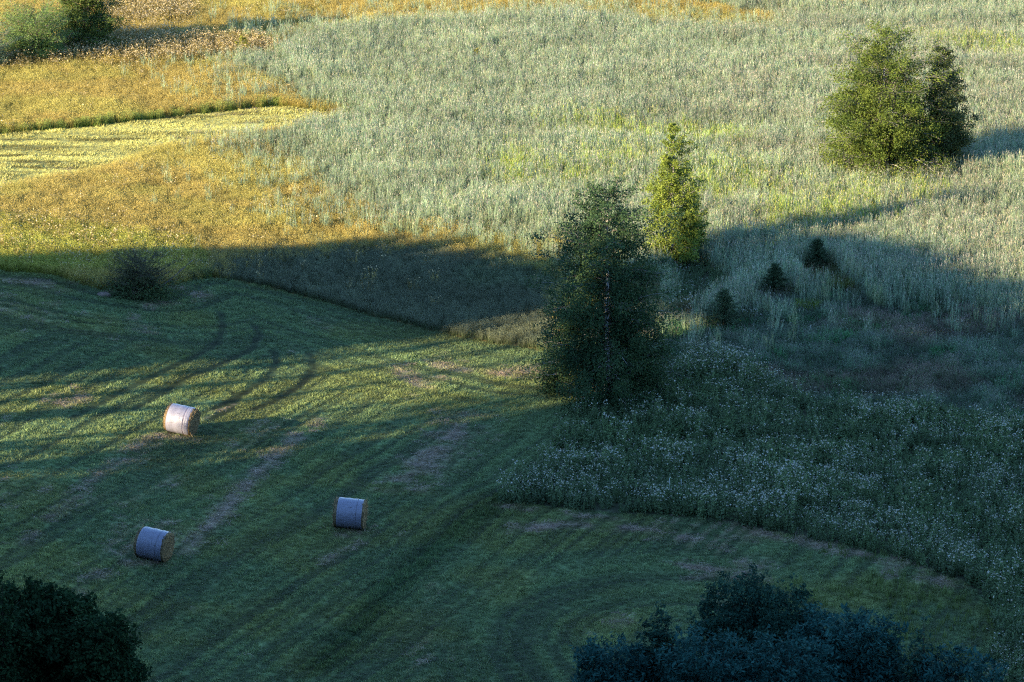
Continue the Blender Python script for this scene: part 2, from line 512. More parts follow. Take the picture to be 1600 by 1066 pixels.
def p_mown(G, i):
    n = 22
    r = 0.15 * np.sqrt(rng.random(n)); a = U(0, 6.283, n)
    base = np.stack([r * np.cos(a), r * np.sin(a), np.full(n, -0.01)], -1)
    k = U(0.7, 1.25, n)[:, None]
    blades(G, base, U(0, 6.283, n), U(0.2, 1.1, n), U(0, 0.8, n), U(0.045, 0.115, n), U(0.013, 0.026, n), k * 0.85, k * np.array([1.12, 1.08, 1.0]))

def p_straw(G, i):
    n = 22
    r = 0.26 * np.sqrt(rng.random(n)); a = U(0, 6.283, n)
    base = np.stack([r * np.cos(a), r * np.sin(a), U(0.02, 0.07, n)], -1)
    k = U(0.6, 1.3, n)[:, None]
    blades(G, base, U(0, 6.283, n), U(1.3, 1.65, n), U(-0.2, 0.3, n), U(0.1, 0.25, n), U(0.012, 0.022, n), k, k)

def p_meadow(G, i):
    n = 26
    r = 0.22 * np.sqrt(rng.random(n)); a = U(0, 6.283, n)
    base = np.stack([r * np.cos(a), r * np.sin(a), np.zeros(n)], -1)
    k = U(0.7, 1.25, n)[:, None]
    blades(G, base, U(0, 6.283, n), U(0.05, 0.6, n), U(0.1, 0.9, n), U(0.15, 0.36, n), U(0.010, 0.018, n), k * np.array([0.13, 0.14, 0.03]), k * np.array([0.24, 0.22, 0.05]))
    n = 20
    r = 0.22 * np.sqrt(rng.random(n)); a = U(0, 6.283, n)
    base = np.stack([r * np.cos(a), r * np.sin(a), np.zeros(n)], -1)
    k = U(0.8, 1.2, n)[:, None]
    mid, tip = blades(G, base, U(0, 6.283, n), U(0.0, 0.25, n), U(0, 0.3, n), U(0.35, 0.62, n), np.full(n, 0.009), k * np.array([0.22, 0.175, 0.06]), k * np.array([0.31, 0.24, 0.085]))
    m = 3
    P = np.repeat(tip, m, 0) + rng.normal(size=(n * m, 3)) * np.array([0.018, 0.018, 0.045]) - np.array([0, 0, 0.03])
    cards(G, P, U(0.035, 0.07, n * m), np.repeat(k, m, 0) * np.array([0.34, 0.265, 0.10]), 3.0, long=rand_dirs(n * m, 2.0))

def p_reed(G, i):
    n = 11
    r = 0.26 * np.sqrt(rng.random(n)); a = U(0, 6.283, n)
    base = np.stack([r * np.cos(a), r * np.sin(a), np.zeros(n)], -1)
    L = U(0.55, 1.2, n); az = U(0, 6.283, n); k = U(0.65, 1.25, n)[:, None]
    c = np.array([0.208, 0.285, 0.166])
    mid, tip = blades(G, base, az, U(0.0, 0.12, n), U(0.0, 0.10, n), L, np.full(n, 0.010), k * c * 0.8, k * c)
    for q in range(5):
        t = U(0.2, 0.92, n)[:, None]
        b = base * (1 - t) + tip * t
        blades(G, b, U(0, 6.283, n), U(0.05, 0.40, n), U(0.0, 0.6, n), U(0.18, 0.38, n), U(0.009, 0.015, n), k * c, k * c * U(0.85, 1.25, n)[:, None])
    h = rng.random(n) < 0.5
    m = 4
    P = np.repeat(tip[h], m, 0) + rng.normal(size=(h.sum() * m, 3)) * np.array([0.010, 0.010, 0.05])
    if len(P):
        cards(G, P, U(0.05, 0.10, len(P)), np.tile(np.array([0.34, 0.32, 0.25]), (len(P), 1)) * U(0.7, 1.2, len(P))[:, None], 3.4, long=rand_dirs(len(P), 3.0))

def weed(G, n, hmin, hmax, green, head, nhead, hs, spread=0.2, nleaf=16, leafs=(0.06, 0.14)):
    r = spread * np.sqrt(rng.random(n)); a = U(0, 6.283, n)
    base = np.stack([r * np.cos(a), r * np.sin(a), np.zeros(n)], -1)
    L = U(hmin, hmax, n); k = U(0.7, 1.25, n)[:, None]
    mid, tip = blades(G, base, a + U(-0.6, 0.6, n), U(0.0, 0.22, n), U(-0.1, 0.2, n), L, np.full(n, 0.014), k * green, k * green)
    for q in range(nleaf):
        t = U(0.08, 0.9, n)[:, None]
        b = base * (1 - t) + tip * t + rng.normal(size=(n, 3)) * 0.03
        cards(G, b, U(leafs[0], leafs[1], n) * (1.15 - 0.6 * t[:, 0]), k * green * U(0.7, 1.35, n)[:, None], 2.6, long=rand_dirs(n, 0.5))
    if nhead:
        P = np.repeat(tip, nhead, 0) + rng.normal(size=(n * nhead, 3)) * np.array([0.06, 0.06, 0.035])
        blades(G, np.repeat(mid * 0.35 + tip * 0.65, nhead, 0), U(0, 6.28, n * nhead), U(0.2, 0.7, n * nhead), U(-0.4, 0, n * nhead), U(0.08, 0.14, n * nhead), np.full(n * nhead, 0.008), green, green)
        nn = len(P)
        up = rand_dirs(nn, 1.6)
        for q in range(2):
            lg = np.cross(up, rand_dirs(nn)); lg /= np.linalg.norm(lg, axis=1)[:, None] + 1e-9
            cards(G, P, U(hs[0], hs[1], nn), np.tile(np.array(head), (nn, 1)) * U(0.75, 1.1, nn)[:, None], 1.1, m=1, long=lg, nrm=up)

def p_flower(G, i):
    weed(G, 6, 0.55, 0.95, np.array([0.085, 0.125, 0.055]), (0.45, 0.45, 0.37), 2, (0.02, 0.07))
def p_herb(G, i):
    weed(G, 7, 0.3, 0.75, np.array([0.075, 0.115, 0.05]), (0.5, 0.5, 0.5), 0, (0.03, 0.05), 0.25, 22, (0.08, 0.17))
def p_gold(G, i):
    weed(G, 6, 0.5, 0.95, np.array([0.22, 0.17, 0.05]), (0.55, 0.45, 0.26), 2, (0.04, 0.08), 0.2, 16)
def p_low(G, i):
    n = 30
    r = 0.25 * np.sqrt(rng.random(n)); a = U(0, 6.283, n)
    base = np.stack([r * np.cos(a), r * np.sin(a), np.zeros(n)], -1)
    k = U(0.6, 1.3, n)[:, None]
    blades(G, base, U(0, 6.283, n), U(0.1, 0.8, n), U(0.1, 0.9, n), U(0.15, 0.5, n), U(0.012, 0.03, n), k * np.array([0.075, 0.11, 0.055]), k * np.array([0.125, 0.16, 0.08]))
    n = 9
    b2 = base[:n]
    mid, tip = blades(G, b2, U(0, 6.283, n), U(0.0, 0.3, n), U(0, 0.4, n), U(0.35, 0.55, n), np.full(n, 0.009), np.array([0.085, 0.09, 0.06]), np.array([0.12, 0.105, 0.085]))
    cards(G, tip, U(0.05, 0.09, n), np.tile(np.array([0.12, 0.105, 0.085]), (n, 1)), 3.0, long=rand_dirs(n, 2.0))
def p_rank(G, i):
    n = 9
    r = 0.16 * np.sqrt(rng.random(n)); a = U(0, 6.283, n)
    base = np.stack([r * np.cos(a), r * np.sin(a), np.zeros(n)], -1)
    k = U(0.7, 1.25, n)[:, None]
    blades(G, base, U(0, 6.283, n), U(0.0, 0.3, n), U(0.0, 0.5, n), U(0.25, 0.5, n), U(0.02, 0.035, n), k * np.array([0.085, 0.115, 0.03]), k * np.array([0.11, 0.13, 0.035]))

mats = [M_GRASS, M_PETAL]
PR = {}
for nm, fn, k in [('mown', p_mown, 5), ('straw', p_straw, 4), ('meadow', p_meadow, 6), ('reed', p_reed, 7), ('flower', p_flower, 6), ('herb', p_herb, 5), ('gold', p_gold, 5), ('low', p_low, 5), ('rank', p_rank, 4)]:
    PR[nm] = proto(nm + '_tuft', fn, k, mats)

def gn_group(coll):
    t = bpy.data.node_groups.new('scatter_' + coll.name, 'GeometryNodeTree')
    t.interface.new_socket('Geometry', in_out='INPUT', socket_type='NodeSocketGeometry')
    t.interface.new_socket('Geometry', in_out='OUTPUT', socket_type='NodeSocketGeometry')
    N = t.nodes; L = t.links
    gi = N.new('NodeGroupInput'); go = N.new('NodeGroupOutput')
    ci = N.new('GeometryNodeCollectionInfo'); ci.inputs['Collection'].default_value = coll
    ci.inputs['Separate Children'].default_value = True; ci.inputs['Reset Children'].default_value = True
    ip = N.new('GeometryNodeInstanceOnPoints'); ip.inputs['Pick Instance'].default_value = True
    L.new(gi.outputs[0], ip.inputs['Points']); L.new(ci.outputs[0], ip.inputs['Instance'])
    for nm, ty, so in (('vi', 'INT', 'Instance Index'), ('rot', 'FLOAT_VECTOR', 'Rotation'), ('scl', 'FLOAT_VECTOR', 'Scale')):
        a = N.new('GeometryNodeInputNamedAttribute'); a.data_type = ty; a.inputs['Name'].default_value = nm
        L.new(a.outputs[0], ip.inputs[so])
    L.new(ip.outputs[0], go.inputs[0])
    return t
GN = {}

def stuff(name, label, cat, kind, x, y, scl, tint, tilt=0.12, zoff=0.0):
    n = len(x)
    me = bpy.data.meshes.new(name)
    me.vertices.add(n)
    me.vertices.foreach_set('co', np.stack([x, y, terrain(x, y) + zoff], -1).astype(np.float32).ravel())
    coll = PR[kind]
    vi = me.attributes.new('vi', 'INT', 'POINT'); vi.data.foreach_set('value', rng.integers(0, len(coll.objects), n).astype(np.int32))
    rot = np.stack([rng.normal(size=n) * tilt, rng.normal(size=n) * tilt, rng.random(n) * 6.283], -1)
    a = me.attributes.new('rot', 'FLOAT_VECTOR', 'POINT'); a.data.foreach_set('vector', rot.astype(np.float32).ravel())
    scl = np.asarray(scl, float)
    if scl.ndim == 1: scl = np.stack([scl, scl, scl], -1)
    a = me.attributes.new('scl', 'FLOAT_VECTOR', 'POINT'); a.data.foreach_set('vector', scl.astype(np.float32).ravel())
    a = me.attributes.new('tint', 'FLOAT_VECTOR', 'POINT'); a.data.foreach_set('vector', tint.astype(np.float32).ravel())
    o = obj(name, me)
    if kind not in GN: GN[kind] = gn_group(coll)
    md = o.modifiers.new('scatter', 'NODES'); md.node_group = GN[kind]
    return tag(o, label, cat, kind='stuff')

def scatter(density, ylo=150, yhi=318, margin=5):
    area = (2 * (0.125 * yhi + margin)) * (yhi - ylo)
    n = int(area * density)
    x = U(-(0.125 * yhi + margin), 0.125 * yhi + margin, n); y = U(ylo, yhi, n)
    k = np.abs(x) < 0.125 * y + margin
    return x[k], y[k]

def mul(*a): return np.asarray(a)

# --- mown grass
x, y = scatter(58, 150, 236)
z = zone(x, y); k = z == Z_MOWN; x, y = x[k], y[k]
c, l = mown_rgb(x, y)
t_, f_ = tracks(x, y)
keep = rng.random(len(x)) > np.clip(0.75 * l + 0.97 * t_, 0, 0.97)
x, y, c = x[keep], y[keep], c[keep]; t_ = t_[keep]; f_ = f_[keep]
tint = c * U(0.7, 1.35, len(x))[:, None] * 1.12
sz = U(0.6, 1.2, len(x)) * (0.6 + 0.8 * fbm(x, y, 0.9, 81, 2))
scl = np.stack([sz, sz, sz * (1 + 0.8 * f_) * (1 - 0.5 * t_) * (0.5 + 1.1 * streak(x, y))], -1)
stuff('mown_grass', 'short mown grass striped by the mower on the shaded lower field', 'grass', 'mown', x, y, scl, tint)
# sunlit mown strip
x, y = scatter(45, 225, 290)
z = zone(x, y); k = z == Z_STRIP; x, y = x[k], y[k]
s = stripes(x, y)
swath = 0.5 + 0.5 * np.sin((x * 0.25 - y) * 2 * math.pi / 4.5 + 2.0 * fbm(x, y, 6, 91, 2))
rows = noise((x * 0.28 - y) / 0.7, (x + 0.28 * y) / 5.0, 1, 94)
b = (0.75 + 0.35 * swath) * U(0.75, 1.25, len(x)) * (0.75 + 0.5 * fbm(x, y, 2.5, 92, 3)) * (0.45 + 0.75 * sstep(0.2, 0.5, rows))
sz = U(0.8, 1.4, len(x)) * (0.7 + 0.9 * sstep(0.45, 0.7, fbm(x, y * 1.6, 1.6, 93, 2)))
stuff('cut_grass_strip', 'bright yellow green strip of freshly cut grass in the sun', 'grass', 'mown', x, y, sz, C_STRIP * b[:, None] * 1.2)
# --- hay litter
x, y = scatter(20, 150, 290)
z = zone(x, y); k = (z == Z_MOWN) | (z == Z_STRIP); x, y = x[k], y[k]
l = litter(x, y); k = rng.random(len(x)) < 0.85 * l; x, y = x[k], y[k]
stuff('hay_litter', 'thin pinkish dry hay left lying in lines on the mown field', 'hay', 'straw', x, y, U(0.8, 1.3, len(x)), C_STRAW * U(0.7, 1.3, len(x))[:, None], 0.08, 0.0)
# --- rank yellowish grass in the mown corner
x, y = scatter(22, 150, 190)
k = inside(P_RANK, x + 5 * (rng.random(len(x)) - .5), y + 9 * (rng.random(len(x)) - .5)) & (zone(x, y) == Z_MOWN); x, y = x[k], y[k]
pr = 0.5 * sstep(0.35, 0.65, fbm(x, y, 2.2, 95, 3)); k = rng.random(len(x)) < pr; x, y = x[k], y[k]
stuff('rank_grass', 'upright yellowish green grass in the corner of the mown field', 'grass', 'rank', x, y, U(0.5, 1.0, len(x)), np.array([1.0, 1.1, 1.1]) * U(0.7, 1.2, len(x))[:, None])
# --- golden meadow grass
x, y = scatter(26, 195, 318)
z = zone(x, y); k = z == Z_MEADOW; x, y = x[k], y[k]
n1 = fbm(x, y, 5, 101, 3); n2 = fbm(x, y * 0.6, 2.0, 103, 3)
g1 = sstep(0.48, 0.66, n1)[:, None]
tint = (np.array([0.98, 0.98, 0.68]) * (1 - g1) + np.array([0.94, 1.04, 0.66]) * g1) * (0.8 + 0.5 * n2)[:, None] * U(0.88, 1.12, len(x))[:, None]
wd = inside(P_SHADE_WEDGE, x + 3 * (rng.random(len(x)) - .5), y + 6 * (rng.random(len(x)) - .5))
tint = np.where(wd[:, None], tint * np.array([0.30, 0.44, 0.95]), tint)  # wedge lying in shadow: bluish tone of the shade painted into the grass tint
st = (dist_line(P_STRIP[:5], x, y) < 0.7 * rng.random(len(x)) + 0.1) & (rng.random(len(x)) < 0.7)
tint = np.where(st[:, None], np.array([0.7, 1.1, 0.6]) * U(0.7, 1.1, len(x))[:, None], tint)
fz = inside(P_FLOW3, x, y)[:, None]
tint = np.where(fz, tint * np.array([0.95, 1.1, 0.8]), tint)
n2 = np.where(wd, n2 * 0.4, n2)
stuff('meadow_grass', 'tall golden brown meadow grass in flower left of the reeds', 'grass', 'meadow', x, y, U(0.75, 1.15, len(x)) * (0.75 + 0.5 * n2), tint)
# --- grass fringe along the edge of the mown field
# --- reeds
x, y = scatter(17, 200, 318)
z = zone(x, y)
RB = [poly(t) for t in ([(900, 420), (880, 395), (800, 378), (640, 352), (540, 320), (470, 260), (440, 235)], [(470, 160), (400, 110), (370, 92), (420, 80), (500, 50), (640, 42), (760, 40), (900, 22), (1010, 45), (1190, 52)])]
rb = np.minimum(dist_line(RB[0], x, y), dist_line(RB[1], x, y))
pm = np.where(z == Z_MEADOW, 0.02 * sstep(-22, 6, x) + 0.40 * np.exp(-rb / 2.2), 0.0)
pm = np.where(inside(P_SHADE_WEDGE, x, y), 0, pm)
LT = poly([(1100, 500), (1180, 480), (1240, 462), (1330, 460), (1450, 472), (1600, 490), (2000, 515)])
pm = np.where(z == Z_LOW, 0.45 * np.exp(-dist_line(LT, x, y) / 2.0), pm)
z = np.where((z == Z_REED) & (rng.random(len(x)) < 0.6 * np.exp(-rb / 2.0)), -1, z)
k = ((z == Z_REED) | (rng.random(len(x)) < pm)) & clear(x, y) & ~inside(P_NOREED, x, y); x, y = x[k], y[k]; rb = rb[k]
n1 = fbm(x, y, 8, 111, 3); n2 = fbm(x * 0.5, y, 2.2, 113, 3); n3 = fbm(x, y, 5, 115, 2)
YG = np.zeros(len(x))
for (px, py, rx, ry) in [(800, 280, 1.5, 5), (840, 285, 1.2, 3), (945, 213, 3.0, 4), (1000, 225, 2.0, 3), (1085, 228, 2.5, 3), (1130, 228, 2, 3), (1160, 300, 3, 4), (1340, 330, 3.0, 5), (1300, 345, 2.5, 4), (1110, 300, 2, 8), (1560, 90, 3, 3), (1500, 80, 3, 3), (1230, 355, 2, 5), (960, 270, 2.5, 5), (900, 290, 2, 4), (1440, 315, 1.5, 4)]:
    p = pix(px, py)
    YG = np.maximum(YG, np.exp(-((x - p[0]) / rx) ** 2 - ((y - p[1]) / ry) ** 2))
yg = (rng.random(len(x)) < 0.5 * YG ** 1.5)[:, None]
pk = sstep(0.48, 0.64, n3)[:, None] * sstep(2, 16, x)[:, None]
tint = np.array([1.0, 1.0, 1.0]) * (1 - pk) + np.array([0.98, 0.92, 0.95]) * pk
tint = np.where(yg, np.array([1.2, 1.2, 0.35]), tint)
wm = (rng.random(len(x)) < 0.25)[:, None]
tint = np.where(wm & ~yg, tint * np.array([1.1, 1.0, 0.8]), tint)
tint = tint * (0.66 + 0.62 * n2)[:, None] * U(0.74, 1.2, len(x))[:, None]
sz = U(0.75, 1.2, len(x)) * (0.72 + 0.5 * fbm(x * 0.45, y, 3.5, 117, 3))
sz = np.where(rb < 2, sz * 0.85, sz)
stuff('reed_bed', 'grey green reeds standing dense over the sunlit upper meadow', 'reeds', 'reed', x, y, np.stack([sz, sz, sz * 1.05], -1), tint, 0.07)
# undergrowth between the reeds
x, y = scatter(5, 200, 318)
z = zone(x, y); k = z == Z_REED; x, y = x[k], y[k]
stuff('reed_undergrowth', 'low green grass growing between the reed stems', 'grass', 'low', x, y, U(0.9, 1.4, len(x)), np.array([1.2, 1.15, 0.75]) * U(0.6, 1.2, len(x))[:, None])
# --- flowering weeds
x, y = scatter(11, 150, 240)
z = zone(x, y); k = ((z == Z_FLOWER) | ((z == Z_LOW) & (rng.random(len(x)) < 0.05))) & clear(x, y); x, y = x[k], y[k]
near = inside(P_FLOWER, x, y)
fl = sstep(0.42, 0.56, fbm(x, y, 3.5, 121, 3)); fl = np.where(near, np.maximum(fl, 0.08), 0.35)
k = rng.random(len(x)) < 0.42 * fl + 0.06
sz = U(0.7, 1.2, len(x)) * (0.55 + 1.15 * fbm(x, y, 2.2, 123, 3)); sz = np.where(near, sz, sz * 0.6)
dn = fbm(x, y, 3, 125, 2)[:, None]
tint = (np.array([1.0, 1.0, 1.0]) * dn + np.array([1.05, 1.12, 0.9]) * (1 - dn)) * U(0.75, 1.25, len(x))[:, None]

stuff('flowering_weeds', 'white flowering weeds growing thick beside the mown field', 'weeds', 'flower', x[k], y[k], sz[k], tint[k])
k2 = ~k
stuff('leafy_weeds', 'dark leafy weeds between the white flowers', 'weeds', 'herb', x[k2], y[k2], sz[k2] * 0.95, tint[k2])
# --- golden seeding weeds
x, y = scatter(9, 205, 318)
z = zone(x, y); k = (z == Z_GOLD) | ((z == Z_MEADOW) & (rng.random(len(x)) < np.where(inside(P_FLOW3, x, y), 0.16, 0.012))); x, y = x[k], y[k]
stuff('seeding_weeds', 'straw coloured seeding weeds along the upper meadow edge', 'weeds', 'gold', x, y, U(0.8, 1.25, len(x)), np.array([1.0, 1.0, 0.9]) * U(0.6, 1.3, len(x))[:, None])
# --- low shaded sward
x, y = scatter(16, 185, 235)
z = zone(x, y); k = z == Z_LOW; x, y = x[k], y[k]
n1 = fbm(x, y, 5, 131, 3)[:, None]; n2 = fbm(x, y, 1.5, 133, 2)
pu = 0.6 * sstep(0.42, 0.62, n1)
tint = (np.array([0.85, 1.1, 1.05]) * (1 - pu) + np.array([1.45, 1.0, 1.05]) * pu) * (0.3 + 1.4 * n2)[:, None] * U(0.75, 1.25, len(x))[:, None]
hb = (rng.random(len(x)) < 0.75 * sstep(0.5, 0.66, fbm(x, y, 2.6, 135, 2)))
stuff('low_sward', 'low purplish and green grass in the shade right of the birch', 'grass', 'low', x[~hb], y[~hb], U(0.6, 1.2, (~hb).sum()) * (0.6 + 0.8 * n2[~hb]), tint[~hb])
stuff('low_herbs', 'leafy green herbs in the shaded grass right of the birch', 'weeds', 'herb', x[hb], y[hb], U(0.35, 0.75, hb.sum()), tint[hb] * np.array([0.95, 1.35, 1.15]))

# ------------------------------------------------------------------ trees
def tube(G, P, R_, C, sides=6, m=0):
    P = np.asarray(P, float); n = len(P)
    T = np.gradient(P, axis=0); T /= np.linalg.norm(T, axis=1)[:, None] + 1e-9
    ref = np.where(np.abs(T[:, 2:3]) > 0.9, np.array([[1., 0, 0]]), np.array([[0, 0, 1.]]))
    A = np.cross(T, ref); A /= np.linalg.norm(A, axis=1)[:, None] + 1e-9
    B = np.cross(T, A)
    th = np.arange(sides) * 2 * math.pi / sides
    V = P[:, None, :] + (A[:, None, :] * np.cos(th)[None, :, None] + B[:, None, :] * np.sin(th)[None, :, None]) * np.asarray(R_)[:, None, None]
    i = np.arange((n - 1) * sides).reshape(n - 1, sides)
    j = np.roll(i, -1, 1)
    F4 = np.stack([i, j, j + sides, i + sides], -1).reshape(-1, 4)
    C = np.asarray(C, float)
    if C.ndim == 1: C = np.tile(C, (n, 1))
    G.add(V.reshape(-1, 3), F4=F4, C=np.repeat(C, sides, 0), m=m)

def grow(start, az, el, L, droop, k=6, wob=0.12):
    P = [np.array(start, float)]
    for i in range(k):
        az += random.gauss(0, wob); el -= droop / k
        d = np.array([math.cos(az) * math.cos(el), math.sin(az) * math.cos(el), math.sin(el)])
        P.append(P[-1] + d * L / k)
    return np.array(P)

def path_at(P, t):
    f = t * (len(P) - 1); i = min(int(f), len(P) - 2); f -= i
    return P[i] * (1 - f) + P[i + 1] * f

def make_tree(H, R, prof, lo=0.08, nprim=34, el=(0.25, 1.0), droop=0.7, nleaf=30000, leaf=(0.06, 0.11), pal=((0.05, 0.08, 0.02), (0.10, 0.14, 0.035)), trunk_r=0.11, bark=(0.5, 0.5, 0.48), bark_top=(0.2, 0.17, 0.14), nsec=11, spread=0.14, flat=0.5, stems=1, lean=0.03, hang=0.0, seed=1, aspect=1.5, sec_len=0.42, fill=0.45, ncl=420, clump=0.2, window=0.0, envn=(0.28, 1.2), shell=0.42, pct=(99.8, 97.5)):
    global rng
    random.seed(seed); rng = np.random.default_rng(seed)
    GT = Geo(); GB = Geo(); GL = Geo()
    anch = []; acol = []
    px_, pr_ = np.array([p[0] for p in prof]), np.array([p[1] for p in prof])
    for s in range(stems):
        off = np.array([0.0, 0, 0]) if s == 0 else np.array([random.uniform(-.5, .5) * R * 0.35, random.uniform(-.5, .5) * R * 0.35, 0])
        Hs = H if s == 0 else H * random.uniform(0.72, 0.92)
        n = 14
        tz = np.linspace(-0.25 / Hs, 1, n)
        wx = np.cumsum(np.random.default_rng(seed + s).normal(0, 0.018, n)) * Hs * 0.35; wy = np.cumsum(np.random.default_rng(seed + s + 50).normal(0, 0.018, n)) * Hs * 0.35
        la = random.uniform(0, 6.28)
        Hs = Hs * (0.8 if fill > 0.9 else 1.0)
        TP = np.stack([off[0] * (1 + tz * 0.8) + wx + math.cos(la) * lean * Hs * tz ** 2, off[1] * (1 + tz * 0.8) + wy + math.sin(la) * lean * Hs * tz ** 2, tz * Hs], -1)
        rr = trunk_r * (1 if s == 0 else 0.75) * (1.02 - tz) ** 0.8 + 0.008
        rr[:2] *= 1.25
        bc = np.array(bark)[None] * (1 - np.clip(tz, 0, 1)[:, None] ** 2) + np.array(bark_top)[None] * np.clip(tz, 0, 1)[:, None] ** 2
        tube(GT, TP, rr, bc, 7)
        npz = (nprim if s == 0 else int(nprim * 0.6)) if fill < 0.9 else 0
        for i in range(npz):
            t = lo + (1 - lo) * ((i + random.random()) / npz) ** 1.25
            st = path_at(TP, min(max((t + 0.25 / Hs) / (1 + 0.25 / Hs), 0), 1))
            az = i * 2.39996 + random.uniform(-.5, .5) + s
            Lp = R * np.interp(t, px_, pr_) * random.uniform(0.68, 1.2)
            e = el[0] + (el[1] - el[0]) * t + random.uniform(-.15, .15)
            Lp = Lp / max(0.42, math.cos(max(0.0, e - droop * 0.4)))
            P = grow(st, az, e, Lp * 1.12, droop * random.uniform(0.7, 1.3))
            r0 = max(0.010, trunk_r * 0.34 * (1.05 - t))
            tube(GB, P, np.linspace(r0, 0.005, len(P)), np.array(bark_top) * 0.6 + np.array(bark) * 0.4 * (1 - t), 4)
            tonal = random.random()
            for j in range(nsec):
                u = random.uniform(0.22, 1.0)
                q = path_at(P, u)
                l2 = max(0.12, Lp * sec_len * random.uniform(0.5, 1.1) * (1.15 - 0.5 * u))
                S = grow(q, az + random.choice((-1, 1)) * random.uniform(0.3, 1.2), e * 0.5 + random.uniform(-.3, .5), l2, droop * 1.2, 4)
                tube(GB, S, np.linspace(0.009, 0.003, len(S)), bark_top, 3)
                for v in (0.15, 0.35, 0.55, 0.75, 0.95):
                    anch.append(path_at(S, v)); acol.append((tonal * 0.5 + random.random() * 0.5, l2))
            for v in (0.3, 0.45, 0.6, 0.75, 0.9, 1.0):
                anch.append(path_at(P, v)); acol.append((tonal, Lp * 0.35))
        for v in np.linspace(0.9, 1, 6):
            anch.append(path_at(TP, v)); acol.append((0.5, 0.2))
    A = np.array(anch); T = np.array(acol)
    nf = int(nleaf * fill); nleaf = nleaf - nf
    ts = np.linspace(lo, 1, 200); pc = np.interp(ts, px_, pr_); cdf = np.cumsum(pc ** 1.6); cdf /= cdf[-1]
    ct = np.interp(rng.random(ncl), cdf, ts); ca = rng.random(ncl) * 6.283
    env = np.interp(ct, px_, pr_) * R * np.clip(envn[0] + envn[1] * (0.6 * noise(ca * 1.6 + seed, ct * 5.5, 1, seed) + 0.4 * noise(ca * 4 + seed, ct * 12, 1, seed + 5)), 0.3, 1.25)
    crad = env * rng.random(ncl) ** shell
    crad = crad * np.where(rng.random(ncl) < 0.16, 1.16, 1.0)
    axp = np.stack([np.interp(ct * H, TP[:, 2], TP[:, q]) for q in (0, 1)], -1) if stems == 1 else np.zeros((ncl, 2))
    CP = np.stack([axp[:, 0] + crad * np.cos(ca), axp[:, 1] + crad * np.sin(ca), ct * H - 0.10 * crad + (0.25 * rng.normal(size=ncl) if fill > 0.9 else 0)], -1)
    cs = clump * U(0.6, 1.5, ncl) * (0.45 + 0.55 * np.interp(ct, px_, pr_)); ctone = rng.random(ncl)
    for q in range(0, ncl, 2):
        st = path_at(TP, min(1, max(0, ct[q] - 0.12 * crad[q] / R)))
        md = (st + CP[q]) / 2 + np.array([0, 0, 0.08 * crad[q]])
        tube(GB, np.array([st, md, CP[q]]), [0.016, 0.009, 0.003], np.array(bark_top), 3)
    cw = cs ** 2; cw /= cw.sum()
    fi = rng.choice(ncl, nf, p=cw)
    FPn = CP[fi] + np.clip(rng.normal(size=(nf, 3)), -1.5, 1.5) * cs[fi][:, None] * np.array([1, 1, 0.7])
    FPn[:, 2] = np.maximum(FPn[:, 2], 0.05)
    pw = 0.25 + T[:, 1]; pw /= pw.sum()
    ii = rng.choice(len(A), nleaf, p=pw)
    sp = spread * (0.35 + 0.8 * np.minimum(T[ii, 1], 1.0))
    Pn = A[ii] + np.clip(rng.normal(size=(nleaf, 3)), -1.6, 1.6) * sp[:, None] * np.array([1, 1, 0.85])
    Pn[:, 2] = np.maximum(Pn[:, 2], 0.08) - hang * rng.random(nleaf)
    Pn[:, 2] = np.maximum(Pn[:, 2], 0.06)
    Pn = np.concatenate([Pn, FPn]); nleaf += nf
    m = np.clip(np.concatenate([T[ii, 0], ctone[fi]]) * 0.6 + rng.random(nleaf) * 0.4, 0, 1)[:, None]
    if window:                       # thin foliage on the front, the trunk shows through
        tx = np.interp(Pn[:, 2], TP[:, 2], TP[:, 0]); hz = Pn[:, 2] / H
        dr = (Pn[:, 1] < 0.1) & (np.abs(Pn[:, 0] - tx) < window * (0.5 + 0.9 * noise(hz * 40, hz * 0, 1, seed))) & (hz > 0.08) & (rng.random(nleaf) < 0.97 * sstep(0.80, 0.55, hz) * (0.55 + 0.45 * noise(hz * 14, hz * 0, 1, seed + 3)))
        Pn = Pn[~dr]; m = m[~dr]; nleaf = len(Pn)
    C = np.array(pal[0]) * (1 - m) + np.array(pal[1]) * m
    C = C * U(0.75, 1.25, nleaf)[:, None]
    lg = rand_dirs(nleaf, -0.5); lg[:, 2] *= 0.6; lg /= np.linalg.norm(lg, axis=1)[:, None]
    nm = rand_dirs(nleaf) * (1 - flat) + np.array([0, 0, flat])
    cards(GL, Pn, U(leaf[0], leaf[1], nleaf), C, aspect, long=lg, nrm=nm)
    fz = H / np.percentile(Pn[:, 2], pct[0]); fr = R / np.percentile(np.hypot(Pn[:, 0], Pn[:, 1]), pct[1])
    for g_ in (GT, GB, GL):
        for v_ in g_.V:
            v_[:, :2] *= fr; v_[:, 2] *= fz
    return GT, GB, GL

def place_tree(name, label, cat, px, py, geos, barkmat, group=None, loc=None, leafmat=None):
    L = at(px, py) if loc is None else loc
    r = thing(name, label, cat, L, group)
    GT, GB, GL = geos
    obj('trunk', GT.mesh('trunk', [barkmat], True), r)
    obj('branches', GB.mesh('branches', [barkmat]), r)
    obj('crown', GL.mesh('crown', [leafmat or M_LEAF]), r)
    return r

CONE = [(0, 0.75), (0.12, 1.0), (0.3, 0.95), (0.55, 0.72), (0.8, 0.38), (1, 0.08)]
OVAL = [(0, 0.6), (0.2, 0.95), (0.45, 1.0), (0.7, 0.8), (0.9, 0.45), (1, 0.15)]
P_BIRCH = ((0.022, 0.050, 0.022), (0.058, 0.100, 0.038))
P_LIT = ((0.078, 0.12, 0.020), (0.21, 0.25, 0.04))

